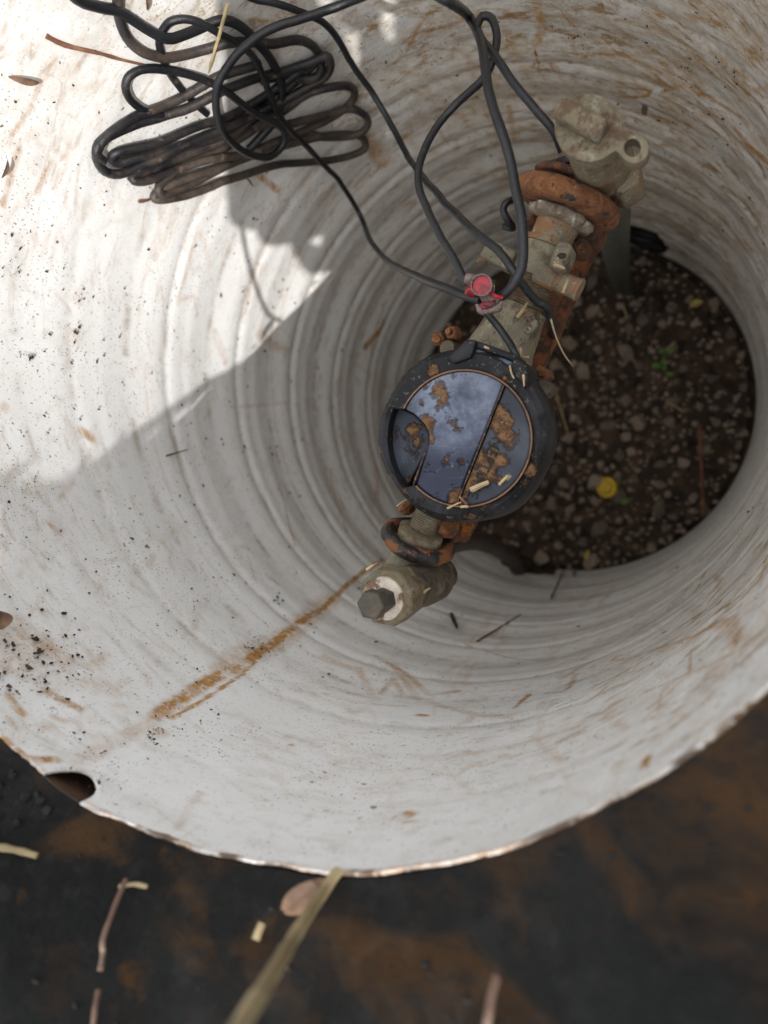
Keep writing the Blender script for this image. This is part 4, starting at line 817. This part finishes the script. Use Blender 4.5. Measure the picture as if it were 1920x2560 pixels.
# straws and chaff lying on the meter
ch = [((840, 1340), (905, 1308), (970, 1283), .0068, 'straw', -.634, 'pale flat straw lying on the lettered side of the lid'), ((1050, 1300), (1085, 1265), (1115, 1232), .004, 'straw', -.640, 'thin straw near the lower right edge of the lid'), ((1130, 405), (1140, 455), (1160, 500), .0026, 'palestraw', -.63, 'white curved straw under the right end of the hinge'), ((1232, 475), (1235, 520), (1238, 558), .0026, 'straw', -.628, 'short upright straw on the right hinge cheek'), ((1038, 1502), (1075, 1506), (1110, 1505), .005, 'straw', -.70, 'pale straw chip hanging at the bottom rim of the lid'), ((762, 1468), (790, 1466), (812, 1468), .004, 'straw', -.634, 'forked straw chip at the bottom of the lid'), ((750, 1390), (775, 1420), (805, 1450), .003, 'twig', -.634, 'thin brown stalk crossing the lid seam'), ((660, 1480), (705, 1458), (760, 1435), .0024, 'straw', -.634, 'hairlike straw on the lower housing'), ((275, 1465), (320, 1430), (375, 1402), .002, 'palestraw', -.75, 'hairlike pale straw left of the threaded pipe'), ((1210, 275), (1212, 310), (1207, 340), .0036, 'straw', -.70, 'yellowish straw standing beside the meter lead'), ((1225, 338), (1250, 341), (1275, 340), .003, 'straw', -.72, 'tiny straw pointing right of the meter lead'), ((940, 262), (955, 268), (970, 275), .003, 'palestraw', -.634, 'pale splinter on top of the hinge cover'), ((1362, 1045), (1370, 1060), (1382, 1030), .005, 'straw', -.70, 'orange chaff caught on the right flank of the lid')]
for a, b, c, r, mt, z, lab in ch: stick('straw', [pl(*c4(*a), z), pl(*c4(*b), z + .004), pl(*c4(*c), z)], r, M[mt], lab, 'straw', 'straws on the meter', taper=.8, n=5)
ch = [((535, 1085), (570, 1040), (605, 985), .004, ZP + .075, 'twisted brown straw on the flange of the meter body'), ((790, 725), (830, 735), (862, 750), .004, ZP + .13, 'curved straw under the clamp lug'), ((850, 915), (868, 870), (885, 828), .0038, ZP + .08, 'pale band of straw across the clamp bolt')]
for a, b, c, r, z, lab in ch: stick('straw', [pl(*c3(*a), z), pl(*c3(*b), z + .006), pl(*c3(*c), z)], r, M['straw'], lab, 'straws on the meter', taper=.7, n=5)
q = MB(); leaf_mesh(q, pl(*c3(565, 1070), ZP + .07), (1, -.1, .1), (0, 0, 1), .03, .012, .3); tag(q.build('dry_leaf', M['leaf']), 'curled dry leaf stuck to the meter body', 'leaf')
# chewed root bits on the left clamp lug
q = MB()
for i in range(9): q.blob(pl(1046 + random.uniform(-6, 22), 548 + random.uniform(-4, 16) + i * .4, ZP + .05), (.012, .006, .006), 2, .5, seed=i)
tag(q.build('root_clump', M['tan']), 'clump of tan roots and mud on the left clamp lug', 'root clump')
for (a, b, c, r, lab) in [((560, 770), (590, 745), (622, 748), .0025, 'fine straw over the check valve arm')]:
    stick('straw', [pl(*c5(540, 805), -.70), pl(*c5(585, 770), -.70), pl(*c5(622, 748), -.72)], .0045, M['straw'], 'curled straw on the side of the check valve', 'straw', 'straws on the meter', n=5)
    stick('straw', [pl(*c5(185, 620), -.60), pl(*c5(225, 590), -.60), pl(*c5(258, 572), -.62)], .0036, M['straw'], 'short straw at the top of the check valve', 'straw', 'straws on the meter', n=5)
# ---- things stuck to the wall
stick('thin_twig', [wl(100, 78, .006), wl(140, 98, .012), wl(200, 112, .012), wl(260, 128, .01), wl(320, 143, .012)], .0065, M['twig'], 'thin reddish twig across the upper left wall above the coil', 'twig', taper=.5)
stick('straw', [wl(492, 8, .10), wl(478, 60, .10), wl(455, 140, .07), wl(450, 158, .06)], .0055, M['palestraw'], 'pale straw hanging over the top strands of the coil', 'straw', 'straws on the wall', taper=.4)
for i, (pts, r, mt, lab) in enumerate([([c5(945, 1118), c5(1090, 1030), c5(1248, 930)], .0055, 'twig', 'long thin stalk on the lower wall right of the check valve'), ([c5(768, 930), c5(790, 975), c5(808, 1020)], .010, 'crumb', 'short dark stick on the wall right of the check valve'), ([c6(540, 2030), c6(560, 1960), c6(590, 1900)], .007, 'twig', 'thin stalk crossing the bottom edge of the gravel'), ([cA(690, 1392), cA(735, 1378), cA(778, 1366)], .0030, 'crumb', 'dark hairlike stick at the middle of the left wall'), ([cA(575, 338), cA(600, 335), cA(622, 330)], .005, 'twig', 'tiny red brown stick below the left end of the coil'), ([cA(1020, 385 - 150), cA(1040, 262), cA(1050, 275)], .003, 'twig', 'tiny stick on the wall under the coil'), ([cC(1215 - 900, 605), cC(1240 - 900, 560), cC(1300 - 900, 420)], .005, 'crumb', 'dark curved root on the lower right wall')]):
    stick('stick', [wl(*p, .008) for p in pts], r, M[mt], lab, 'stick', 'sticks on the wall', taper=.6, n=5)
for (x, y, a, ln, wd, lab) in [(18, 165, -1.25, .075, .017, 'large curled dry leaf on the far left wall'), (4, 384, .0, .045, .012, 'dry brown leaf on the left wall level with the coil'), (0, 1360, -.6, .05, .04, 'dark leaf scrap at the lower left wall'), (318, 22, .9, .07, .012, 'thin red brown leaf between the strands above the coil')]:
    p = wl(x, y, .02); nn = unit([-p[0], -p[1], 0]); tg = np.array([-nn[1], nn[0], 0]); q = MB(); leaf_mesh(q, p, tg * math.cos(a) + UPV * math.sin(a), nn, ln, wd, .2); tag(q.build('dry_leaf', M['leaf']), lab, 'leaf', 'dry leaves on the wall')
# soil crumbs
cb = MB()
def crumb(x, y, spx, k=0):
    p = wl(x, y, .002); s = spx * wt(x, y) / (FPX / K) * .5; nn = unit([-p[0], -p[1], 0]); tg = np.array([-nn[1], nn[0], 0]); a = random.uniform(0, 3.14)
    e1 = tg * math.cos(a) + UPV * math.sin(a); e2 = np.cross(nn, e1)
    cb.blob(p, (s * random.uniform(.9, 1.7), s * random.uniform(.5, .9), s * .55), 1, .7, 1.6, seed=random.random() * 99, ax=[e1, e2, nn])
for (x, y, n_, sp_, big) in [(60, 1390, 60, 60, 9), (30, 1440, 40, 40, 11), (110, 1470, 22, 40, 7), (335, 1585, 14, 8, 8), (330, 1600, 8, 14, 5), (355, 1560, 14, 18, 4), (200, 1625, 12, 18, 6), (215, 1690, 12, 14, 6), (130, 860, 0, 0, 0), (150, 730, 14, 22, 7), (75, 770, 8, 14, 7), (175, 640, 10, 16, 8), (30, 590, 8, 16, 6), (165, 720, 8, 14, 8), (65, 780, 5, 5, 9), (600, 1297, 6, 6, 8), (440, 1295, 8, 18, 6), (405, 1300, 6, 12, 5), (560, 1400, 40, 22, 4), (650, 1375, 16, 26, 3.5), (690, 1345, 10, 20, 3), (645, 1815, 22, 12, 6), (700, 1830, 10, 14, 6), (690, 1795, 10, 14, 4), (750, 1790, 6, 14, 5), (1290, 1615, 20, 12, 5), (1240, 1665, 14, 10, 7), (1300, 1600, 10, 10, 4), (1090, 1640, 8, 8, 5), (1075, 1590, 10, 30, 3.5), (1480, 1600, 6, 8, 6), (1610, 1440, 18, 16, 4.5), (1380, 1560, 10, 30, 3), (1560, 1490, 14, 40, 3.5), (1420, 1460, 14, 50, 3), (1180, 1800, 12, 30, 4), (900, 1870, 24, 90, 5), (480, 1750, 14, 60, 4), (820, 1480, 10, 40, 3.5), (1240, 105, 10, 20, 4), (1450, 150, 20, 60, 4), (1540, 180, 12, 40, 4), (1420, 420, 14, 60, 4), (1560, 420, 14, 60, 4), (930, 130, 14, 50, 4), (1000, 200, 16, 70, 4), (700, 830, 10, 50, 4), (480, 960, 3, 4, 8), (720, 520, 10, 40, 3.5), (250, 1230, 24, 120, 5), (420, 1210, 20, 90, 4), (100, 1200, 20, 90, 5), (660, 1500, 20, 90, 4), (430, 1620, 30, 130, 4)]:
    for i in range(n_):
        sx_ = random.gauss(0, sp_); sy_ = random.gauss(0, sp_)
        if y + sy_ > 1840: continue
        try:
            crumb(x + sx_, y + sy_, max(1.6, big * random.choice([.25, .35, .45, .6, .8, 1.15]) * random.uniform(.7, 1.2)))
            for _ in range(2): crumb(x + sx_ + random.gauss(0, 6), y + sy_ + random.gauss(0, 6), random.uniform(1.1, 2.0))
        except ValueError: pass
for i in range(1000):
    x, y = random.uniform(0, 1659), random.uniform(0, 1800)
    try:
        if wl(x, y)[2] < -2.6 or wl(x, y)[2] > -.02: continue
        crumb(x, y, random.choice([1.8, 2.2, 2.6, 3.2, 4.0, 5.2, 6.5]))
    except ValueError: pass
tag(cb.build('soil_crumbs', M['crumb'], None, ang=50), kind='stuff')
# ---- foreground stalks on the ground by the rim
def gp(x, y, up=.02):                                   # point on the ground seen at (x, y)
    z = 0.0
    for _ in range(25): p = pl(x, y, z); z = z * .4 + .6 * (ground_z(p[0], p[1]) + up)
    return pl(x, y, z)
stick('thick_straw', [pl(727, 1884, .01), pl(660, 1985, .13), pl(590, 2100, .30), pl(505, 2240, .47), pl(440, 2350, .58)], .0088, M['palestraw'], 'thick pale straw stem rising from the pit rim toward the viewer', 'straw', taper=1.15, n=10)
stick('reddish_stalk', [gp(272, 1900, .05), gp(245, 1965, .06), gp(222, 2030, .06), gp(222, 2060, .05), gp(217, 2095, .05)], .0042, M['stalk'], 'longer blurred reddish grass stalk on the dark ground at left', 'stalk', taper=1.0)
stick('reddish_stalk', [gp(212, 2140, .05), gp(205, 2180, .06), gp(200, 2230, .05)], .0042, M['stalk'], 'short blurred reddish stalk at the bottom left edge of the picture', 'stalk', taper=1.0)
stick('straw', [gp(-20, 1828, .03), gp(30, 1835, .03), gp(82, 1848, .02)], .007, M['palestraw'], 'pale straw lying on the ground at the left picture edge', 'straw', taper=.7)
stick('straw', [gp(258, 1915, .04), gp(290, 1910, .05), gp(318, 1916, .04)], .004, M['palestraw'], 'small pale straw beside the reddish stalk', 'straw', taper=.7)
stick('straw', [gp(552, 2030, .04), gp(560, 2008, .04), gp(566, 1995, .04)], .006, M['palestraw'], 'short pale straw end on the ground left of the thick stem', 'straw', taper=.9)
stick('reddish_stalk', [gp(1072, 2110, .05), gp(1060, 2160, .06), gp(1050, 2230, .06)], .0055, M['stalk'], 'blurred brown stalk at the bottom centre of the ground', 'stalk', taper=1.1)
p = gp(612, 1968, .03); q = MB(); leaf_mesh(q, p, gp(700, 1895, .05) - p, (0.1, 0, 1), .085, .038, .1); tag(q.build('dry_leaf', M['leaf']), 'pinkish brown dry leaf beside the thick straw stem', 'leaf')
# clods and litter on the ground, heaped a little along the lower left rim
lt = MB(); rl_ = random.Random(5)
def polar(a, r, dz): x, y = r * math.cos(a), r * math.sin(a); return np.array([x, y, ground_z(x, y) + dz])
for i in range(260):
    a = math.radians(rl_.uniform(-146, -22)); r = 1.02 + .75 * rl_.random() ** 1.4; sz = rl_.choice([.002, .003, .004, .005])
    lt.blob(polar(a, r, sz * .3), (sz * rl_.uniform(.8, 1.8), sz, sz * rl_.uniform(.4, .8)), 1, .6, 1.5, seed=i)
for i in range(150):
    a = math.radians(rl_.uniform(-142, -110)); r = 1.018 + .07 * rl_.random(); sz = rl_.uniform(.005, .012)
    hgt = .03 * (1 - abs(math.degrees(a) + 126) / 20) * rl_.random()
    lt.blob(polar(a, r, max(0, hgt)), (sz, sz * rl_.uniform(.6, 1.1), sz * .8), 1, .7, 1.5, seed=i + 600)
tag(lt.build('ground_litter', M['litter'], None, ang=50), kind='stuff')
# grass blades standing on the rim (their shadows edge the sunlit patch)
def rim_pt(x, y, h):                                    # follow the sun from a shadow point on the wall up to height h
    p = wl(x, y); return p + SUN * (h - p[2]) / SUN[2]
for i, (tip, foot, bend) in enumerate([((572, 755), (520, 825), (545, 785))]):
    stick('grass_blade', [rim_pt(*foot, .01) * np.array([1.01, 1.01, 1]), rim_pt(*bend, .07), rim_pt(*tip, .14)], .0045, M['twig'], None, 'grass blade', 'grass blades at the pit rim', taper=.35, n=5)['label'] = ['thin brown grass blade at the rim beside the thick straw', 'thin brown grass blade standing at the lower left rim', 'short brown grass blade at the left end of the rim', 'bent brown grass blade leaning over the lower left rim'][i]
# ---- leaf plates on stalks, added out of view and cut to shade the wall
SH = [[(440, -70), (470, 20), (486, 100), (485, 250), (490, 410), (493, 468), (502, 486), (516, 494), (552, 499), (600, 440), (640, 200), (640, -70)],
      [(540, 400), (552, 499), (565, 525), (584, 532), (625, 528), (690, 420), (725, 100), (660, -70), (590, 60)],
      [(600, 480), (630, 530), (637, 556), (648, 560), (670, 520), (740, 490), (790, 300), (770, 150), (720, 20), (660, 120)],
      [(634, 540), (649, 580), (672, 594), (704, 588), (765, 560), (900, 440), (880, 330), (790, 250), (705, 470), (692, 530), (660, 520)],
      [(690, -70), (740, 60), (775, 75), (775, 240), (830, 300), (850, 230), (850, 90), (800, 60), (790, -70)],
      [(855, -70), (850, 60), (852, 200), (835, 260), (860, 360), (900, 460), (1000, 520), (1090, 380), (1090, 100), (1000, -70)],
      [(980, -70), (1000, 200), (1000, 460), (1120, 520), (1250, 420), (1260, 100), (1150, -70)], [(1180, -70), (1200, 300), (1300, 420), (1420, 330), (1420, 60), (1320, -70)],
      [(-60, 1020), (4, 1030), (40, 1012), (100, 985), (46, 1022), (30, 1046), (85, 1052), (120, 1046), (160, 1022), (200, 980), (182, 1008), (196, 1006), (222, 985), (262, 950), (258, 925), (272, 948), (276, 976), (318, 952), (330, 945), (352, 922), (384, 900), (372, 922), (420, 890), (452, 852), (488, 812), (472, 850), (510, 845), (560, 790), (520, 860), (470, 905), (420, 1000), (300, 1100), (120, 1290), (-60, 1400)],
      [(560, -220), (520, -60), (700, -20), (900, -20), (1100, -60), (1050, -240), (800, -260)]]
caster = thing('added_shade_caster', 'green leaf plates added out of view beyond the near rim to shade the wall', 'shade_caster', (1.9, -2.1, ground_z(1.9, -2.1)))
for i, poly in enumerate(SH):
    h = 1.7 + .12 * (i % 4) if poly[0][0] != -60 else 1.25; P = []
    cpx = np.mean(np.array(poly), 0); pc_ = rim_pt(cpx[0], cpx[1], h)
    pn = unit(SUN + np.array([0, 0, .5]))
    top_ = []
    for (x, y) in poly:
        wp = wl(x, y); t = ((pc_ - wp) @ pn) / (SUN @ pn); top_.append(wp + SUN * t)
    q = MB(); q.prism([p + pn * .004 for p in top_], [p - pn * .004 for p in top_]); lf = q.build('leaf', M['shade_caster'], caster, smooth=False)  # each leaf is an added plate cut to a shadow outline
    q = MB(); foot = np.array([1.9, -2.1, ground_z(1.9, -2.1)]); q.tube(crom([foot, foot * .6 + pc_ * .4 + np.array([0, -.1, .3]), pc_ - pn * .01], .2), .02, 6); q.build('stem', M['shade_caster'], caster)  # added stalk carrying the shade plate
